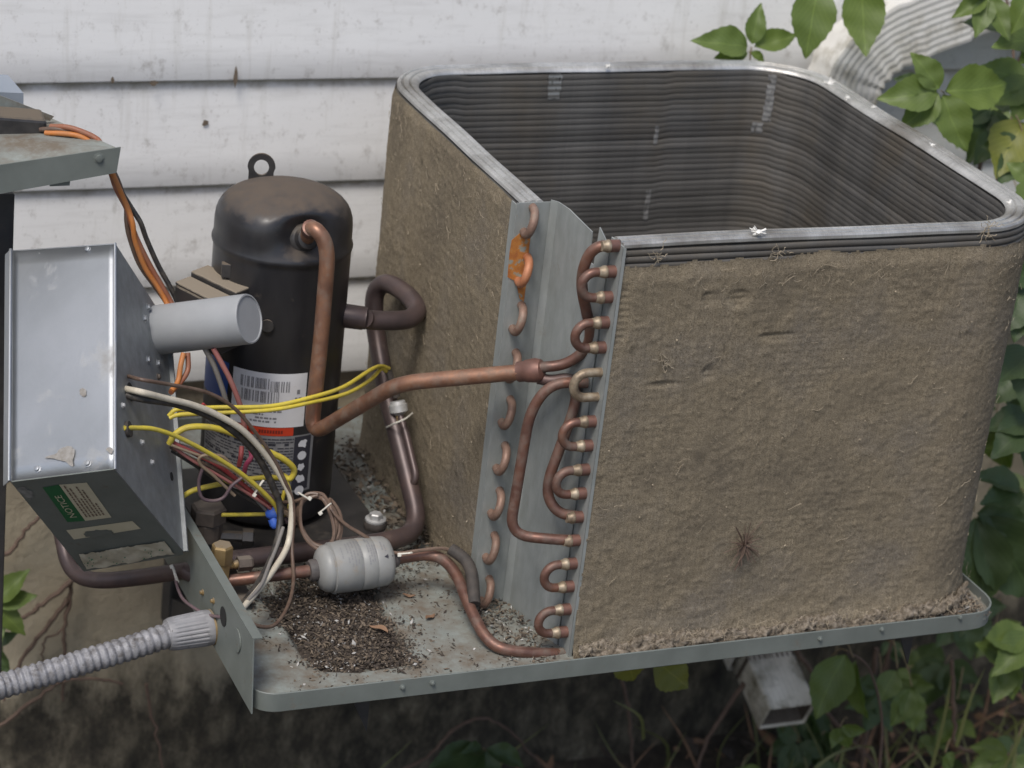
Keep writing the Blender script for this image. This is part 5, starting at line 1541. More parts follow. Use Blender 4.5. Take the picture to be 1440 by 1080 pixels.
MB().slab([(-0.7710, 0.6200, 0.6455), (-0.5798, 0.6200, 0.6339), (-0.5621, 0.6000, 0.6138), (-0.7741, 0.6000, 0.6263)], (0, 0.0005, -0.002)).slab([(-0.7741, 0.6000, 0.6253), (-0.5621, 0.6000, 0.6133), (-0.5616, 0.6000, 0.5965), (-0.7740, 0.6000, 0.6085)], (0, 0.0022, 0.0)).build('corner_panel', mat('blue_grey_paint', [(0.3, (0.22, 0.25, 0.29)), (0.7, (0.27, 0.30, 0.34))], 20, .5), fc, 0)
screw(fc, (-0.5000, 0.4200, 0.5821), (0, -1, 0), 0.006, 'pan')
MB().slab([(-0.5623, 0.4280, 0.5474), (-0.5350, 0.4280, 0.5505), (-0.5356, 0.4280, 0.5416), (-0.5621, 0.4280, 0.5414)], (0, .002, 0)).build('hem', MAT['pan'], fc, 0)
pt_ = Vector((-0.6111, 0.5600, 0.4950))
pz = pt_.z
postt = MB().box((pt_.x - 0.018, 0.54, GZ - 0.05), (0.046, 0, 0), (0, 0.05, 0), (0, 0, pz - GZ + 0.045)).build('post', MAT['black_steel'], None, 0, 0.002)
tag(postt, 'dark upright steel post holding up the fan cover at the left edge', 'post')

# ================================================================== WIRES
def wire(name_c, r, pts, label, cat='wire', name=None, sp=6, group=None, n=10):
    pts = [Vector(p) for p in pts]
    jit = 0.0 if r > 0.005 else 0.0009
    pts = [p + Vector((rnd.gauss(0, jit), rnd.gauss(0, jit), rnd.gauss(0, jit))) if 0 < i < len(pts) - 1 else p for i, p in enumerate(pts)]
    r *= 0.88
    o = MB().tube(spline(pts, sp), r, n).build(name or 'wire', MAT['w_' + name_c], None, 70)
    return tag(o, label, cat, group)
W1 = 0.0034
wire('yellow', W1, [(-0.4250, 0.2850, 0.2630), (-0.4157, 0.2850, 0.2707), (-0.3952, 0.2850, 0.2724), (-0.3586, 0.2850, 0.2708), (-0.2817, 0.2900, 0.2661), (-0.2158, 0.3050, 0.2663), (-0.1602, 0.3400, 0.2628), (-0.0984, 0.4000, 0.2561), (-0.0659, 0.4400, 0.2441), (-0.0486, 0.4520, 0.2343)], 'upper yellow wire of the pair running across the compressor label to the pressure switch')
wire('yellow', W1, [(-0.4245, 0.2830, 0.2607), (-0.4130, 0.2830, 0.2651), (-0.3736, 0.2830, 0.2643), (-0.2819, 0.2880, 0.2606), (-0.2159, 0.3030, 0.2597), (-0.1530, 0.3400, 0.2525), (-0.0951, 0.4000, 0.2425), (-0.0632, 0.4400, 0.2394), (-0.0526, 0.4520, 0.2300)], 'lower yellow wire of the pair running across the compressor label to the pressure switch')
wire('yellow', 0.0036, [(-0.5159, 0.1742, 0.3041), (-0.4948, 0.1900, 0.2961), (-0.4691, 0.2000, 0.2864), (-0.4316, 0.2150, 0.2661), (-0.3772, 0.2350, 0.2271), (-0.3264, 0.2500, 0.1837), (-0.2907, 0.2600, 0.1474), (-0.2670, 0.2700, 0.1161), (-0.2566, 0.2750, 0.0804)], 'yellow wire leaving the black rubber grommet in the box side')
wire('yellow', 0.0050, [(-0.4219, 0.2850, 0.2216), (-0.4157, 0.2820, 0.2373), (-0.3971, 0.2800, 0.2464), (-0.3633, 0.2800, 0.2427), (-0.3216, 0.2820, 0.2247), (-0.2868, 0.2850, 0.2022), (-0.2580, 0.2880, 0.1832), (-0.2398, 0.2920, 0.1622), (-0.2444, 0.2940, 0.1495), (-0.2541, 0.3000, 0.1529)], 'thick yellow wire arching from the box edge and curling back by the label')
wire('yellow', 0.0042, [(-0.3941, 0.3000, 0.1323), (-0.3796, 0.3000, 0.1419), (-0.3516, 0.3000, 0.1460), (-0.3156, 0.3020, 0.1473), (-0.2736, 0.3050, 0.1455), (-0.2481, 0.3100, 0.1420)], 'short yellow wire passing below the bottom of the compressor label')
wire('yellow', 0.0032, [(-0.3365, 0.3000, 0.0984), (-0.3077, 0.3000, 0.0958), (-0.2712, 0.2980, 0.0945)], 'straight yellow wire running into the blue wire connector')
wire('yellow', 0.0034, [(-0.2476, 0.2960, 0.1455), (-0.2413, 0.2920, 0.1270), (-0.2441, 0.2880, 0.1060), (-0.2507, 0.2850, 0.0981), (-0.2645, 0.2900, 0.0969)], 'yellow wire hanging beside the white wire down to the blue connector')
wire('white', 0.0050, [(-0.5016, 0.2255, 0.3349), (-0.4869, 0.2000, 0.3414), (-0.4519, 0.2150, 0.3240), (-0.4104, 0.2300, 0.3050), (-0.3723, 0.2400, 0.2831), (-0.3346, 0.2450, 0.2549), (-0.3007, 0.2500, 0.2180), (-0.2754, 0.2520, 0.1826), (-0.2593, 0.2500, 0.1486), (-0.2547, 0.2450, 0.1211), (-0.2635, 0.2250, 0.0849), (-0.2971, 0.1800, 0.0738), (-0.3351, 0.1300, 0.0701), (-0.3730, 0.0850, 0.0690)], 'thick white wire arching from the box side down to the pan flange')
wire('black', 0.0056, [(-0.5016, 0.2205, 0.3281), (-0.4794, 0.2080, 0.3261), (-0.4303, 0.2280, 0.3063), (-0.3746, 0.2470, 0.2738), (-0.3305, 0.2550, 0.2371), (-0.2996, 0.2620, 0.1971), (-0.2784, 0.2620, 0.1552), (-0.2672, 0.2580, 0.1233), (-0.2758, 0.2350, 0.0864), (-0.3054, 0.1850, 0.0719), (-0.3386, 0.1400, 0.0650), (-0.3656, 0.1000, 0.0684)], 'thick black wire running just beneath the white wire')
wire('brown', 0.0030, [(-0.4936, 0.2473, 0.3428), (-0.4863, 0.2050, 0.3572), (-0.4390, 0.2200, 0.3392), (-0.3885, 0.2350, 0.3177), (-0.3533, 0.2400, 0.2921), (-0.3198, 0.2450, 0.2559), (-0.2856, 0.2480, 0.2091), (-0.2656, 0.2480, 0.1708), (-0.2522, 0.2450, 0.1285), (-0.2579, 0.2250, 0.0789), (-0.2674, 0.1800, 0.0542), (-0.2943, 0.1200, 0.0516), (-0.3279, 0.0750, 0.0481), (-0.3557, 0.0600, 0.0597), (-0.3724, 0.0650, 0.0716)], 'thin dark brown wire crossing in front of the white and yellow wires')
wire('red', 0.0036, [(-0.4202, 0.2880, 0.2243), (-0.4048, 0.2850, 0.2160), (-0.3850, 0.2830, 0.2046), (-0.3487, 0.2830, 0.1823), (-0.3105, 0.2850, 0.1476), (-0.2805, 0.2870, 0.1198), (-0.2581, 0.2880, 0.0995)], 'red wire from the box edge running down the bundle')
wire('brown', 0.0034, [(-0.4188, 0.2880, 0.2156), (-0.3970, 0.2850, 0.2004), (-0.3582, 0.2840, 0.1783), (-0.3153, 0.2860, 0.1476), (-0.2804, 0.2880, 0.1237), (-0.2489, 0.2860, 0.1063), (-0.2349, 0.2820, 0.0826)], 'brown wire lying under the red wire in the bundle')
wire('purple', 0.0034, [(-0.4154, 0.2900, 0.2187), (-0.3862, 0.2900, 0.2078), (-0.3448, 0.2900, 0.1851), (-0.3016, 0.2920, 0.1522), (-0.2665, 0.2920, 0.1182), (-0.2456, 0.2850, 0.0854)], 'dark purple wire above the red wire in the bundle')
wire('tan', 0.0026, [(-0.3292, 0.2720, 0.1416), (-0.3628, 0.2680, 0.1779), (-0.3844, 0.2660, 0.1979), (-0.3826, 0.2640, 0.2093), (-0.3558, 0.2640, 0.2082), (-0.3335, 0.2680, 0.1894), (-0.3077, 0.2740, 0.1616), (-0.2770, 0.2800, 0.1274), (-0.2438, 0.2800, 0.0956)], 'thin tan wire doubled back in a narrow loop over the bundle')
wire('purple', 0.0028, [(-0.3776, 0.2680, 0.1931), (-0.3831, 0.2680, 0.1689), (-0.3779, 0.2680, 0.1479), (-0.3623, 0.2680, 0.1368), (-0.3464, 0.2680, 0.1408), (-0.3365, 0.2680, 0.1584), (-0.3208, 0.2720, 0.1680)], 'purple brown wire hanging in a round loop below the bundle')
wire('grey', 0.0030, [(-0.4111, 0.2860, 0.2096), (-0.3768, 0.2840, 0.1885), (-0.3347, 0.2840, 0.1568), (-0.2977, 0.2860, 0.1285), (-0.2709, 0.2870, 0.1012), (-0.2521, 0.2850, 0.0893)], 'grey wire at the bottom of the bundle')
wire('pink', 0.0042, [(-0.3547, 0.3300, 0.3378), (-0.3428, 0.3250, 0.3161), (-0.3278, 0.3220, 0.2867), (-0.3133, 0.3220, 0.2483), (-0.3053, 0.3240, 0.2144), (-0.3001, 0.3300, 0.1926)], 'pink wire dropping from behind the grey can across the blue label')
wire('grey', 0.0042, [(-0.3620, 0.3450, 0.3317), (-0.3499, 0.3400, 0.3067), (-0.3371, 0.3360, 0.2757), (-0.3297, 0.3360, 0.2538)], 'dirty grey wire dropping across the blue label left of the pink wire')
wire('magenta', 0.0040, [(-0.2953, 0.3250, 0.1914), (-0.2935, 0.3180, 0.1782), (-0.3013, 0.3160, 0.1634), (-0.3021, 0.3200, 0.1472)], 'magenta wire end tucked behind the white wire on the label')
wire('red', 0.0040, [(-0.3064, 0.3250, 0.1890), (-0.3077, 0.3180, 0.1771), (-0.3109, 0.3180, 0.1632)], 'short red wire end on the grey label left of the magenta one')
wire('red', 0.0026, [(-0.3725, 0.3050, 0.2679), (-0.3530, 0.3100, 0.2493), (-0.3316, 0.3180, 0.2332), (-0.3017, 0.3300, 0.2167)], 'dark red wire slipping under the white wire towards the red label')
wire('orange', 0.0042, [(-0.3960, 0.3300, 0.3330), (-0.4039, 0.3200, 0.3191), (-0.4077, 0.3100, 0.3028), (-0.4201, 0.2950, 0.2947)], 'orange wire coming down behind the grey can to the box edge')
wire('rust', 0.0042, [(-0.3886, 0.3350, 0.3314), (-0.3932, 0.3250, 0.3109), (-0.4054, 0.3100, 0.2974), (-0.4207, 0.2960, 0.2922)], 'rust brown wire beside the orange wire below the grey can')
hang = [(-0.5480, 0.5150, 0.5884), (-0.5285, 0.5000, 0.5930), (-0.5095, 0.4900, 0.5900), (-0.4942, 0.4800, 0.5820), (-0.4886, 0.4700, 0.5773), (-0.4810, 0.4620, 0.5568), (-0.4676, 0.4600, 0.5267), (-0.4535, 0.4600, 0.4956), (-0.4460, 0.4550, 0.4766), (-0.4380, 0.4550, 0.4525), (-0.4192, 0.4550, 0.4131), (-0.3989, 0.4500, 0.3804), (-0.3851, 0.4400, 0.3541), (-0.3846, 0.4000, 0.3305)]
g_ = 'cables hanging from the fan cover'
hv = [Vector(p) for p in hang]
wire('orange', 0.0042, [p + Vector((-0.003 + .010 * (0.5 - 0.5 * math.cos(i * .55)), -0.003, -.002)) for i, p in enumerate(hv)], 'orange cable hanging from the fan cover down behind the control box', 'cable', 'cable', 6, g_)
wire('rust', 0.0044, [p + Vector((0.004, -0.001, 0.006 * (i < 5))) for i, p in enumerate(hv)], 'rust brown cable leaving the fan cover beside the orange one', 'cable', 'cable', 6, g_)
wire('black', 0.0042, [p + Vector((0.010 - .008 * math.sin(i * .5), 0.004, -.003)) for i, p in enumerate(hv)], 'black cable twisted with the orange cable below the fan cover', 'cable', 'cable', 6, g_)
wire('brown', 0.0040, [p + Vector((0.001 - .009 * math.cos(i * .62), 0.006, 0)) for i, p in enumerate(hv)], 'dark brown cable winding round the other cables below the fan cover', 'cable', 'cable', 6, g_)
wire('tan', 0.0024, [(-0.4215, 0.2760, 0.2237), (-0.4015, 0.2720, 0.2155), (-0.3674, 0.2700, 0.1988), (-0.3315, 0.2720, 0.1776), (-0.2957, 0.2760, 0.1443), (-0.2638, 0.2800, 0.1152), (-0.2312, 0.2800, 0.0944)], 'thin pale tan wire along the top of the bundle under the yellow one')
wire('pink', 0.0026, [(-0.4175, 0.2790, 0.2198), (-0.3915, 0.2760, 0.1979), (-0.3545, 0.2750, 0.1738), (-0.3135, 0.2780, 0.1448), (-0.2776, 0.2820, 0.1154), (-0.2590, 0.2840, 0.0950)], 'thin pink wire between the tan and grey wires of the bundle')
wire('black', 0.0030, [(-0.4159, 0.2900, 0.2081), (-0.3897, 0.2880, 0.1898), (-0.3509, 0.2880, 0.1606), (-0.3133, 0.2900, 0.1344), (-0.2788, 0.2900, 0.1093), (-0.2583, 0.2900, 0.0829), (-0.2530, 0.2800, 0.0517)], 'thin black wire at the back of the bundle dropping towards the pan')
wire('yellow', 0.0030, [(-0.2481, 0.3000, 0.1281), (-0.2534, 0.2960, 0.1128), (-0.2567, 0.2920, 0.0973), (-0.2628, 0.2850, 0.0948)], 'very short yellow wire curling into the blue connector from above')
# coiled thermostat wire
b = MB()
cc = Vector((-0.2165, 0.2450, 0.1054))
pts = []
exx, ezz = RT * 1.0, UP * 1.0
for k in range(4):
    for j in range(20):
        a = 2 * math.pi * j / 20 + 1.2
        r1 = 0.0225 + 0.0024 * k + 0.001 * math.sin(k * 3 + j)
        r2 = 0.036 + 0.003 * math.cos(k * 2.1)
        d = exx * (r1 * math.cos(a) + 0.35 * r2 * -math.sin(a) * .5) + ezz * r2 * math.sin(a)
        pts.append(cc + d + FW * (0.004 * k - 0.008) + exx * 0.0012 * k)
pts = [Vector(p) for p in [(-0.2542, 0.2850, 0.1184), (-0.2450, 0.2700, 0.1252), (-0.2365, 0.2600, 0.1338)]] + pts + [Vector(p) for p in [(-0.2009, 0.2350, 0.1278), (-0.1841, 0.2250, 0.1093), (-0.1592, 0.2150, 0.0944), (-0.1353, 0.2050, 0.0794), (-0.1148, 0.1930, 0.0726), (-0.0824, 0.1900, 0.0754), (-0.0506, 0.1850, 0.0782), (-0.0337, 0.1780, 0.0735)]]
tag(b.tube(spline(pts, 3), 0.0026, 7).build('thermostat_wire', mat('brown_twin_wire', [(0.3, (0.10, 0.066, 0.048)), (0.7, (0.17, 0.115, 0.085))], 60, .5)), 'brown thin wire coiled in loops and running over the grey filter', 'wire')
wire('purple', 0.0026, [(-0.4038, 0.2830, 0.0229), (-0.4056, 0.2600, 0.0155), (-0.4107, 0.2200, 0.0180), (-0.4084, 0.1800, 0.0256), (-0.3975, 0.1500, 0.0313), (-0.3859, 0.1180, 0.0435)], 'thin purplish wire from the tie on the dark pipe to the flange hole')
wire('grey', 0.0030, [(-0.2672, 0.2400, 0.1028), (-0.2858, 0.2100, 0.0895), (-0.3045, 0.1800, 0.0800), (-0.3286, 0.1400, 0.0769), (-0.3565, 0.1050, 0.0722)], 'dirty grey wire behind the white wire running to the flange')
# wire connector
wn = thing('wire_connector', 'bright blue wire connector joining the yellow wires', 'wire connector', (-0.2699, 0.2750, 0.1072))
MB().lathe(Vector((-0.2777, 0.2850, 0.1006)), RT + UP * 0.25, [(0, 0.004), (0.004, 0.0075), (0.014, 0.0095), (0.019, 0.008), (0.021, 0.003)], 12).build('upper_cap', MAT['nut_blue'], wn)
MB().lathe(Vector((-0.2697, 0.2800, 0.0969)), RT * .5 - UP, [(0, 0.007), (0.008, 0.008), (0.013, 0.0065), (0.016, 0.002)], 12).build('lower_cap', MAT['nut_blue'], wn)
# zip ties
def zip_tie(c, d, L, label, knob=True):
    c, d = Vector(c), Vector(d).normalized()
    t = thing('zip_tie', label, 'zip tie', c, 'zip ties on the wiring')
    nn = d.cross(FW).normalized()
    MB().tube([c - d * L * .5, c - d * L * .1 - FW * 0.003, c + d * L * .35 - FW * .003, c + d * L * .5], 0.0021, 6, True, None, .6).build('strap', MAT['tie'], t)
    MB().box(c - d * (L * .5 + .004) - nn * .004 - FW * .003, d * .0055, nn * .0055, FW * .005).build('head', MAT['tie'], t, 0, .001)
zip_tie((-0.2989, 0.2620, 0.1570), RT * .6 + UP * .9, 0.022, 'white zip tie round the wire bundle below the grey label')
zip_tie((-0.2375, 0.2500, 0.1444), -RT * .8 - UP * -.5, 0.016, 'small white zip tie at the top left of the wire coil')
zip_tie((-0.2121, 0.2280, 0.1346), RT * .9 + UP * .75, 0.018, 'white zip tie gripping the top right of the wire coil')
zip_tie((-0.4051, 0.2750, 0.0251), RT * .35 + UP * -1, 0.022, 'white zip tie hanging off the dark pipe under the control box')
zip_tie((-0.1039, 0.1860, 0.0752), RT * .9 + UP * .1, 0.016, 'tan zip tie holding the thin wire to the copper pipe right of the filter')

# ================================================================== PLANTS
def leaflet_mesh(seed):
    r = random.Random(seed)
    n = 16
    b = MB()
    wmax = 0.5
    vs, uv, fs = [], [], []
    curl = r.uniform(-.10, .16)
    fold = r.uniform(.05, .22)
    side_bend = r.uniform(-.07, .07)
    for i in range(n + 1):
        t = i / n
        wd = wmax * (math.sin(math.pi * min(1, t ** 0.80)) ** 1.0) * (1.08 - 0.22 * t)
        if i in (0, n):
            wd = 0.004
        for j, s in enumerate((-1, -.55, 0, .55, 1)):
            ser = 1 + (0.045 if (i % 2 and abs(s) == 1 and t > .2) else 0)
            x = s * wd * ser + side_bend * math.sin(t * math.pi)
            z = abs(s) * wd * fold * 1.6 - curl * (2 * t - .6) ** 2 + 0.018 * math.sin(t * 17 + s * 2 + seed)
            vs.append((x, t + (0.018 if ser > 1 else 0), z))
            uv.append((0.5 + s * .5 * wd / wmax, t + 1e-4))
    for i in range(n):
        for j in range(4):
            fs.append((i * 5 + j, i * 5 + j + 1, (i + 1) * 5 + j + 1, (i + 1) * 5 + j))
    b.add(vs, fs, uv)
    return b
LEAF = {}
def get_leaflet(mname):
    k = (mname, rnd.randrange(5))
    if k not in LEAF:
        o = leaflet_mesh(k[1] * 7 + 3).build('leaflet', MAT[mname], None, 0)
        me = o.data
        me.polygons.foreach_set('use_smooth', [True] * len(me.polygons))
        bpy.data.objects.remove(o)
        LEAF[k] = me
    return LEAF[k]
def put_leaflet(base, tip, wid, mname, parent, face=None):
    base, tip = Vector(base), Vector(tip)
    yv = tip - base
    L = yv.length
    yv.normalize()
    nf_ = face or Vector((rnd.gauss(-.25, .35), rnd.gauss(-.8, .3), rnd.gauss(.55, .35)))
    xv = yv.cross(nf_).normalized()
    zv_ = xv.cross(yv)
    o = bpy.data.objects.new('leaflet', get_leaflet(mname))
    COL.objects.link(o)
    o.parent = parent
    off = root_of(parent)
    Wd = L * wid
    M_ = Matrix(((xv.x * Wd, yv.x * L, zv_.x * L, base.x - off.x), (xv.y * Wd, yv.y * L, zv_.y * L, base.y - off.y), (xv.z * Wd, yv.z * L, zv_.z * L, base.z - off.z), (0, 0, 0, 1)))
    o.matrix_basis = M_
    return o
def leaf(vine, j, tips, wid, mname, stem_to=None, face=None):
    j = Vector(j)
    q = Vector(stem_to) if stem_to is not None else j + Vector((rnd.uniform(-.02, .05), rnd.uniform(0, .06), rnd.uniform(-.03, .06)))
    lf = MB().tube(spline([q, j.lerp(q, .5) + Vector((0, 0, .008)), j], 4), 0.0012, 5).build('leaf', MAT['petiole'], vine)
    for t in tips:
        t = Vector(t)
        put_leaflet(j + (t - j) * .06, t, wid, mname, lf, face)
    return lf
def stem_on(vine, pts, r=0.0035, m='stem', name='stem'):
    pp = spline(pts, 5)
    return MB().tube(pp, r, 7, True, radii=[r * (1 - .45 * i / len(pp)) for i in range(len(pp))]).build(name, MAT[m], vine, 80)
def rand_leaf(vine, j, size, mname, dirn=None, n=5, wid=.62):
    """five leaflets fanned round a drooping direction"""
    j = Vector(j)
    fc_ = Vector((rnd.gauss(-.45, .35), rnd.gauss(-.75, .25), rnd.gauss(.5, .35))).normalized()
    u = Vector((1, 0, 0)) if dirn is None else Vector(dirn)
    down = Vector((rnd.gauss(0, .5), rnd.gauss(-.1, .3), -1))
    yv = (down - fc_ * down.dot(fc_)).normalized()
    xv = yv.cross(fc_)
    tips = []
    for k in range(n):
        a = (k - (n - 1) / 2) * 0.72 + rnd.gauss(0, .12)
        L = size * (1 - .13 * abs(k - (n - 1) / 2)) * rnd.uniform(.85, 1.1)
        tips.append(j + (yv * math.cos(a) + xv * math.sin(a)) * L + fc_ * rnd.uniform(-.25, .1) * size)
    leaf(vine, j, tips, wid, mname, None, fc_)

v1 = thing('creeper_vine', 'bright green creeper sprig hanging in front of the wall above the coil rim', 'vine', (0.8062, 0.8000, 0.7556))
stem_on(v1, [(0.8528, 0.8000, 0.8264), (0.8001, 0.7900, 0.7583), (0.7629, 0.7800, 0.7139)], 0.003, 'stem_green')
fcam = -FW + Vector((0.05, 0, .25))
leaf(v1, (0.6699, 0.8000, 0.6061), [(0.5607, 0.7900, 0.6256), (0.6817, 0.8100, 0.6770), (0.7520, 0.8000, 0.6282)], .50, 'leaf', (0.6707, 0.8000, 0.5772), fcam)
leaf(v1, (0.6672, 0.8000, 0.5989), [(0.6005, 0.7900, 0.5932), (0.6949, 0.7900, 0.5825)], .5, 'leaf', (0.6711, 0.8000, 0.5748), fcam)
leaf(v1, (0.7514, 0.7600, 0.7312), [(0.7336, 0.7300, 0.6068)], .60, 'leaf', None, fcam)
leaf(v1, (0.8297, 0.7600, 0.7361), [(0.8375, 0.7300, 0.6116)], .60, 'leaf', None, fcam)
v2 = thing('creeper_vine', 'dense green creeper with five-part leaves covering the right edge beside the coil', 'vine', (1.15, 0.86, GZ))
stem_on(v2, [(1.25, 0.88, -.95), (1.2, 0.86, -.5), (1.24, 0.87, 0.0), (1.2, .86, .4), (1.3, .85, .8), (1.28, .86, 1.2)], 0.006)
stem_on(v2, [(1.12, 0.8, -.95), (1.14, 0.75, -.4), (1.1, 0.72, 0.1), (1.16, .74, .5), (1.1, .8, .8)], 0.004)
fr_ = lambda a, c, e: (Vector((a, c, e))).normalized()
leaf(v2, (0.8786, 0.5500, 0.6089), [(0.8255, 0.5700, 0.6660), (0.7747, 0.5600, 0.5981), (0.8137, 0.5500, 0.5480), (0.9227, 0.5100, 0.5200), (1.0109, 0.5600, 0.6177)], .60, 'leaf', (0.9674, 0.6600, 0.5449), fr_(-.35, -.8, .5))
leaf(v2, (0.9864, 0.5200, 0.7875), [(0.9548, 0.5000, 0.7184), (1.0193, 0.5000, 0.7018)], .62, 'leaf', None, fcam)
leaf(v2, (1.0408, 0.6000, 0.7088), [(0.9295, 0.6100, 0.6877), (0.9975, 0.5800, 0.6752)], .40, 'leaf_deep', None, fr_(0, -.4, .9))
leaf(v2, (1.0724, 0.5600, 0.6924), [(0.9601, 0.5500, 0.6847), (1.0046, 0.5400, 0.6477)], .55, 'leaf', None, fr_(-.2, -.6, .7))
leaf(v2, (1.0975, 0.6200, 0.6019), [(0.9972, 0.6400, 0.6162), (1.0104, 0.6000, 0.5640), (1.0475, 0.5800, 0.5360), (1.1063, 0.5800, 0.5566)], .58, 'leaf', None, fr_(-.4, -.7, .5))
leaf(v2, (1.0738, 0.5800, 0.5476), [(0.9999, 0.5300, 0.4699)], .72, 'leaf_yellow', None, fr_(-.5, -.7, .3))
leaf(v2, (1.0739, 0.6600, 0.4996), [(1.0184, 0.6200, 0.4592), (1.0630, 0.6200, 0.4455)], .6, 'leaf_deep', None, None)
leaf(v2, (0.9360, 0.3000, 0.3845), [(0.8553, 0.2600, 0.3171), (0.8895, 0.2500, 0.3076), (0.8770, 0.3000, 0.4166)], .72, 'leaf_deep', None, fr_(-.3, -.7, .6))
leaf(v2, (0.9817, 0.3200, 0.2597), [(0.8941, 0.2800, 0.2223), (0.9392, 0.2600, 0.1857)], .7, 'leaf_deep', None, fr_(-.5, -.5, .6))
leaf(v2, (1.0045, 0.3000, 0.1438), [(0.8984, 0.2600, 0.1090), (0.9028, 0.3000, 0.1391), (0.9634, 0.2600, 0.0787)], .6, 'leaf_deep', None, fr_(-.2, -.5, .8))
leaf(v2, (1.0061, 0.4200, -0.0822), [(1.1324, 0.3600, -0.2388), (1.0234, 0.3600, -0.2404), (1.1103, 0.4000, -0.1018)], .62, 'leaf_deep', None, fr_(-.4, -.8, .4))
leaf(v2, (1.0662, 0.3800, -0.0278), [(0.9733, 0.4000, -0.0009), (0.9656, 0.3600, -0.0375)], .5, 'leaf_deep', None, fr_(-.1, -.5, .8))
leaf(v2, (1.1196, 0.3500, -0.2869), [(1.0115, 0.3400, -0.2891), (1.0241, 0.3000, -0.3223), (1.0943, 0.3000, -0.3518)], .6, 'leaf', None, fr_(-.2, -.6, .8))
leaf(v2, (0.9555, 0.5800, 0.7567), [(0.8944, 0.5800, 0.7224), (0.9232, 0.5500, 0.6966), (0.9791, 0.5400, 0.6899), (0.8973, 0.5800, 0.7705)], .52, 'leaf', None, fr_(-.3, -.7, .6))
leaf(v2, (1.0624, 0.5600, 0.5097), [(0.9872, 0.5700, 0.5082), (1.0010, 0.5300, 0.4528), (1.0605, 0.5200, 0.4386), (1.0812, 0.5500, 0.5309)], .60, 'leaf_deep', None, fr_(-.3, -.8, .5))
leaf(v2, (1.0731, 0.6800, 0.5363), [(1.0015, 0.6700, 0.5103), (1.0181, 0.6400, 0.4546), (1.0765, 0.6300, 0.4640), (1.1122, 0.6600, 0.5545)], .58, 'leaf_deep', None, fr_(-.4, -.8, .4))
leaf(v2, (1.0131, 0.8000, 0.5355), [(0.9582, 0.8100, 0.5457), (0.9826, 0.7900, 0.4827), (1.0407, 0.7800, 0.4658)], .55, 'leaf_deep', None, fr_(-.3, -.8, .5))
leaf(v2, (0.9735, 0.4000, 0.5093), [(0.9360, 0.4200, 0.5349), (0.9345, 0.3600, 0.4727), (0.9928, 0.3600, 0.4705)], .7, 'leaf', None, fr_(-.3, -.8, .5))
k = 0
while k < 62:
    p = Vector((rnd.uniform(0.96, 1.75), rnd.uniform(0.42, 0.87), rnd.uniform(-0.82, 1.0)))
    if p.x < 1.30 and p.z > 0.38:
        continue
    k += 1
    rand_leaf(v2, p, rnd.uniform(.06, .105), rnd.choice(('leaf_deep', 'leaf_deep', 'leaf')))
k = 0
while k < 34:
    p = Vector((rnd.uniform(1.10, 1.55), rnd.uniform(0.62, 0.85), rnd.uniform(0.22, 0.80)))
    if p.x < 1.22 and p.z > 0.52:
        continue
    k += 1
    rand_leaf(v2, p, rnd.uniform(.055, .10), rnd.choice(('leaf_deep', 'leaf', 'leaf', 'leaf_yellow' if rnd.random() < .3 else 'leaf')))
v3 = thing('creeper_vine', 'low creeper shoots with pale leaves in the shade below the right end of the pan', 'vine', (0.85, 0.5, GZ))
stem_on(v3, [(0.9212, 0.4200, -0.6011), (0.9171, 0.4400, -0.4832), (0.8856, 0.4600, -0.3918), (0.8400, 0.4700, -0.3571)], 0.0028)
leaf(v3, (0.8291, 0.4500, -0.3443), [(0.7717, 0.4200, -0.4543)], .62, 'leaf', None, fcam)
leaf(v3, (0.8431, 0.4500, -0.3598), [(0.8659, 0.4200, -0.4755)], .40, 'leaf', None, fr_(-.9, -.3, .2))
leaf(v3, (0.9581, 0.4800, -0.4125), [(0.9194, 0.4600, -0.4641), (0.9743, 0.4600, -0.4241)], .7, 'leaf', None, fcam)
leaf(v3, (0.9949, 0.4800, -0.4528), [(0.9556, 0.4600, -0.5178), (0.9966, 0.4500, -0.5289)], .62, 'leaf', None, fcam)
leaf(v3, (1.0947, 0.3600, -0.3382), [(1.0226, 0.3600, -0.3019), (1.0547, 0.3300, -0.4064), (1.0973, 0.3300, -0.4049)], .62, 'leaf', None, fcam)
for kx in range(26):
    rand_leaf(v3, (rnd.uniform(.80, 1.45), rnd.uniform(.35, .85), rnd.uniform(-.85, -.45)), rnd.uniform(.035, .075), rnd.choice(('leaf', 'leaf_deep')), None, 3)
v4 = thing('creeper_vine', 'two rounded yellow green leaves hanging just under the front of the pan', 'vine', (0.3795, 0.3500, -0.2521))
stem_on(v4, [(0.3758, 0.3600, -0.1933), (0.3858, 0.3600, -0.2458), (0.3924, 0.3600, -0.2660)], 0.002, 'stem_green')
leaf(v4, (0.3376, 0.3400, -0.2233), [(0.3653, 0.3300, -0.2786)], .95, 'leaf_yellow', (0.3858, 0.3600, -0.2458), fcam)
leaf(v4, (0.3946, 0.3400, -0.2430), [(0.4578, 0.3300, -0.2968)], .85, 'leaf_yellow', (0.3858, 0.3600, -0.2458), fcam)
v5 = thing('creeper_vine', 'small green plant with pointed leaves at the bottom middle below the pan', 'vine', (0.2511, 0.6000, -0.5897))
stem_on(v5, [(0.2904, 0.6200, -0.7529), (0.2691, 0.6200, -0.6336), (0.2471, 0.6000, -0.5539)], 0.0025, 'stem_green')
leaf(v5, (0.2466, 0.6000, -0.5496), [(0.1336, 0.5700, -0.5564), (0.1800, 0.5500, -0.5894), (0.2598, 0.5500, -0.6154), (0.3232, 0.5800, -0.5845), (0.1944, 0.5700, -0.5318)], .46, 'leaf_deep', (0.2603, 0.6100, -0.5903), fr_(-.1, -.6, .8))
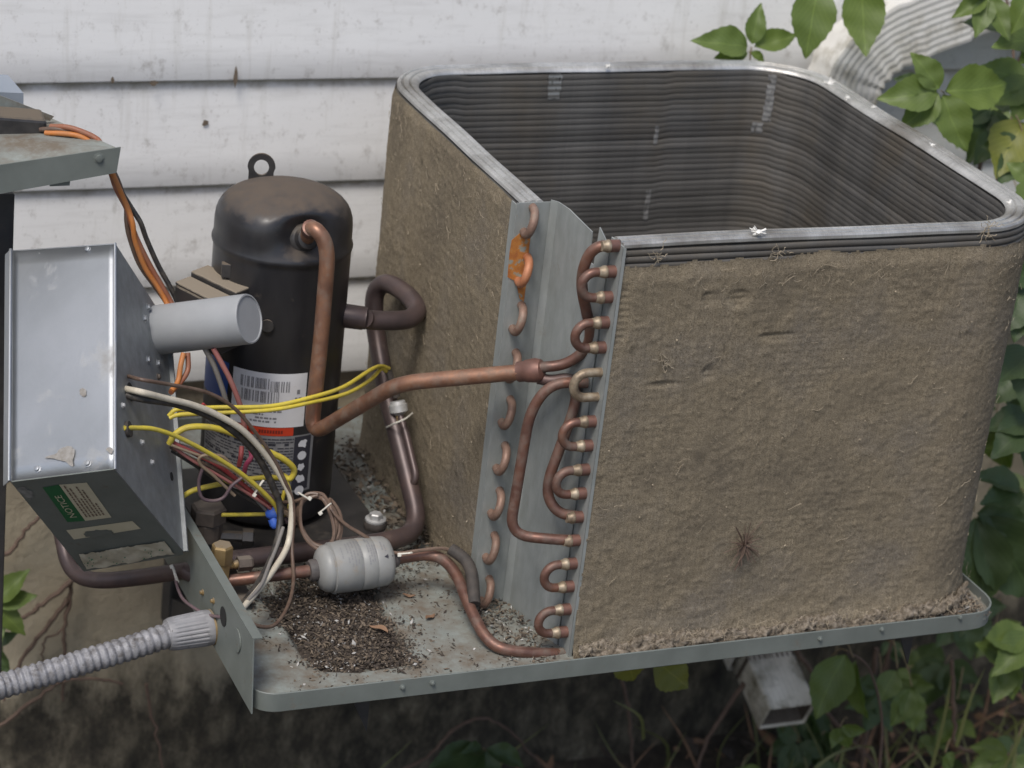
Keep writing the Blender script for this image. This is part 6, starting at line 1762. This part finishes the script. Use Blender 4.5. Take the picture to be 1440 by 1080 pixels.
v6 = thing('creeper_vine', 'creeper leaves in front of the foundation at the lower left edge', 'vine', (-0.5374, 0.8600, -0.4767))
stem_on(v6, [(-0.5220, 0.8700, -0.5527), (-0.5105, 0.8700, -0.4455), (-0.5219, 0.8600, -0.3455), (-0.5420, 0.8600, -0.2652)], 0.003, 'stem_green')
leaf(v6, (-0.5358, 0.8400, -0.3172), [(-0.4803, 0.8300, -0.2555), (-0.4650, 0.8200, -0.3061), (-0.4838, 0.8100, -0.3651), (-0.5269, 0.8100, -0.3758)], .52, 'leaf', None, fr_(-.1, -.6, .8))
leaf(v6, (-0.5364, 0.8400, -0.3918), [(-0.4942, 0.8300, -0.3713), (-0.5048, 0.8200, -0.4411)], .5, 'leaf_deep', None, None)
# bare stems against the foundation and under the pan, each a thing
def bare(pts, r, label):
    pp = spline(pts, 6)
    pp = [p + Vector((rnd.gauss(0, .0012), 0, rnd.gauss(0, .0012))) for p in pp]
    o = MB().tube(pp, r, 7, True, radii=[r * (1 - .4 * i / len(pp)) * rnd.uniform(.88, 1.1) for i in range(len(pp))]).build('bare_stem', MAT['stem'], None, 80)
    tag(o, label, 'stem', 'bare creeper stems')
bare([(-0.5305, 0.9150, -0.2893), (-0.4872, 0.9150, -0.2636), (-0.4673, 0.9150, -0.2303), (-0.4447, 0.9150, -0.2104), (-0.4067, 0.9150, -0.1646)], 0.0042, 'bare brown stem rising across the foundation at the left behind the box')
bare([(-0.3881, 0.9120, -0.3090), (-0.3909, 0.9120, -0.3622), (-0.3988, 0.9100, -0.4209), (-0.3943, 0.9100, -0.4830), (-0.3964, 0.9100, -0.5589)], 0.0042, 'straight bare stem hanging down the foundation behind the conduit')
bare([(-0.3856, 0.9050, -0.3255), (-0.4374, 0.9050, -0.3666), (-0.4604, 0.9050, -0.3828), (-0.5183, 0.9050, -0.4043)], 0.0048, 'thick bare stem slanting left from under the dark pipe')
bare([(-0.3937, 0.9100, -0.3634), (-0.4278, 0.9100, -0.4108), (-0.4572, 0.9100, -0.4548), (-0.4799, 0.9100, -0.4930), (-0.4963, 0.9100, -0.5459)], 0.0045, 'bare stem slanting down left to the conduit')
bare([(-0.3983, 0.9120, -0.4221), (-0.4311, 0.9120, -0.4414), (-0.4323, 0.9120, -0.4795)], 0.0022, 'thin twig between two bare stems on the foundation')
bare([(-0.5148, 0.9000, -0.5997), (-0.4566, 0.9000, -0.5520), (-0.4038, 0.9000, -0.5173), (-0.3495, 0.9000, -0.5158), (-0.2938, 0.9000, -0.5340)], 0.0036, 'bare stem arching over the top of the mildew below the conduit')
bare([(0.5853, 0.8000, -0.5387), (0.6172, 0.8000, -0.6247), (0.6380, 0.8000, -0.7110), (0.6617, 0.8000, -0.8383)], 0.0038, 'thin bare stem hanging under the pan below the yellow leaves')
bare([(0.8185, 0.7400, -0.5772), (0.7896, 0.7400, -0.6338), (0.7569, 0.7400, -0.7055), (0.7469, 0.7400, -0.8121)], 0.0052, 'bare stem slanting left from the downspout outlet')
bare([(0.9053, 0.7200, -0.5088), (0.9528, 0.7200, -0.5672), (0.9899, 0.7200, -0.6482), (1.1277, 0.7000, -0.7876), (1.1565, 0.6800, -0.8347)], 0.0048, 'bare stem slanting down right behind the pale leaves')
bare([(0.9913, 0.6000, -0.4457), (1.0034, 0.6000, -0.5623), (1.0058, 0.6000, -0.6529), (1.0112, 0.6000, -0.7609)], 0.005, 'upright bare stem below the right half of the pan')
bare([(0.1817, 0.8000, -0.7141), (0.2332, 0.8000, -0.6919), (0.2819, 0.8000, -0.6396), (0.3346, 0.8000, -0.6246), (0.3939, 0.8000, -0.6623), (0.4589, 0.8000, -0.7391)], 0.0035, 'bare stem looping above the small plant at the bottom')
bare([(1.0830, 0.5000, -0.4251), (1.1143, 0.5000, -0.5461), (1.1403, 0.5000, -0.6123), (1.2535, 0.5000, -0.6434), (1.3350, 0.5000, -0.6610)], 0.0042, 'bent bare stem at the lower right among the leaves')
bare([(-0.2567, 0.9000, -0.5359), (-0.2451, 0.9000, -0.5938), (-0.2296, 0.9000, -0.6530), (-0.2108, 0.9000, -0.7721)], 0.003, 'reddish dry stem in front of the dark foundation base')
# grass and dry blades, nobody could count them
b = MB()
def blade(b, p, tip, wd, mi):
    b.cur = mi
    p, tip = Vector(p), Vector(tip)
    pts = spline([p, p.lerp(tip, .5) + Vector((rnd.gauss(0, .015), rnd.gauss(0, .015), .02)), tip], 4)
    side = (tip - p).cross(FW).normalized()
    vs, fs, uv = [], [], []
    for i, q in enumerate(pts):
        ww = wd * (1 - (i / (len(pts) - 1)) ** 2 * .9)
        vs += [q - side * ww, q + side * ww]
        uv += [(0.3, i * .1 + .01), (.7, i * .1 + .01)]
    for i in range(len(pts) - 1):
        fs.append((2 * i, 2 * i + 1, 2 * i + 3, 2 * i + 2))
    b.add(vs, fs, uv)
for (u0, u1) in ([(1.0496, 0.4500, -0.6245), (1.0512, 0.4500, -0.4207)], [(1.0699, 0.4200, -0.5495), (1.0950, 0.4200, -0.3943)], [(1.1632, 0.4000, -0.6091), (1.1322, 0.4200, -0.3847)], [(0.8926, 0.5000, -0.6261), (0.9204, 0.4800, -0.5661)], [(0.9204, 0.4800, -0.5661), (0.9386, 0.4500, -0.6010)], [(1.1877, 0.4000, -0.6052), (1.1437, 0.4000, -0.4746)], [(0.8218, 0.5000, -0.6305), (0.9341, 0.5000, -0.5775)], [(0.5492, 0.6000, -0.5746), (0.4786, 0.6000, -0.4866)]):
    blade(b, u0, u1, 0.0035, 0)
for _ in range(620):
    x, y = rnd.uniform(-.5, 1.7), rnd.uniform(.1, .9)
    if x < .6 and rnd.random() < .75:
        continue
    p = Vector((x, y, GZ + .02))
    blade(b, p, p + Vector((rnd.gauss(0, .10), rnd.gauss(-.03, .10), rnd.uniform(.06, .26))), rnd.uniform(.0018, .004), 0 if rnd.random() < .7 else 1)
o = kind(b.build('grass', [MAT['grass'], MAT['dead_leaf']], None, 0), 'stuff')
o['label'] = 'sparse grass and dry blades growing from the dark soil'
b = MB()
def on_ground():
    return rnd.uniform(-.7, 1.7), rnd.uniform(0.0, .9)
chips(b, 900, on_ground, 0.008, 0.026, [3, 3], lambda x, y: GZ + .06 + .1 * (y - .3))
o = kind(b.build('fallen_leaves', [MAT['litter_dark'], MAT['dead_leaf']], None, 0), 'stuff')
o['label'] = 'dark fallen leaves covering the soil along the foundation'
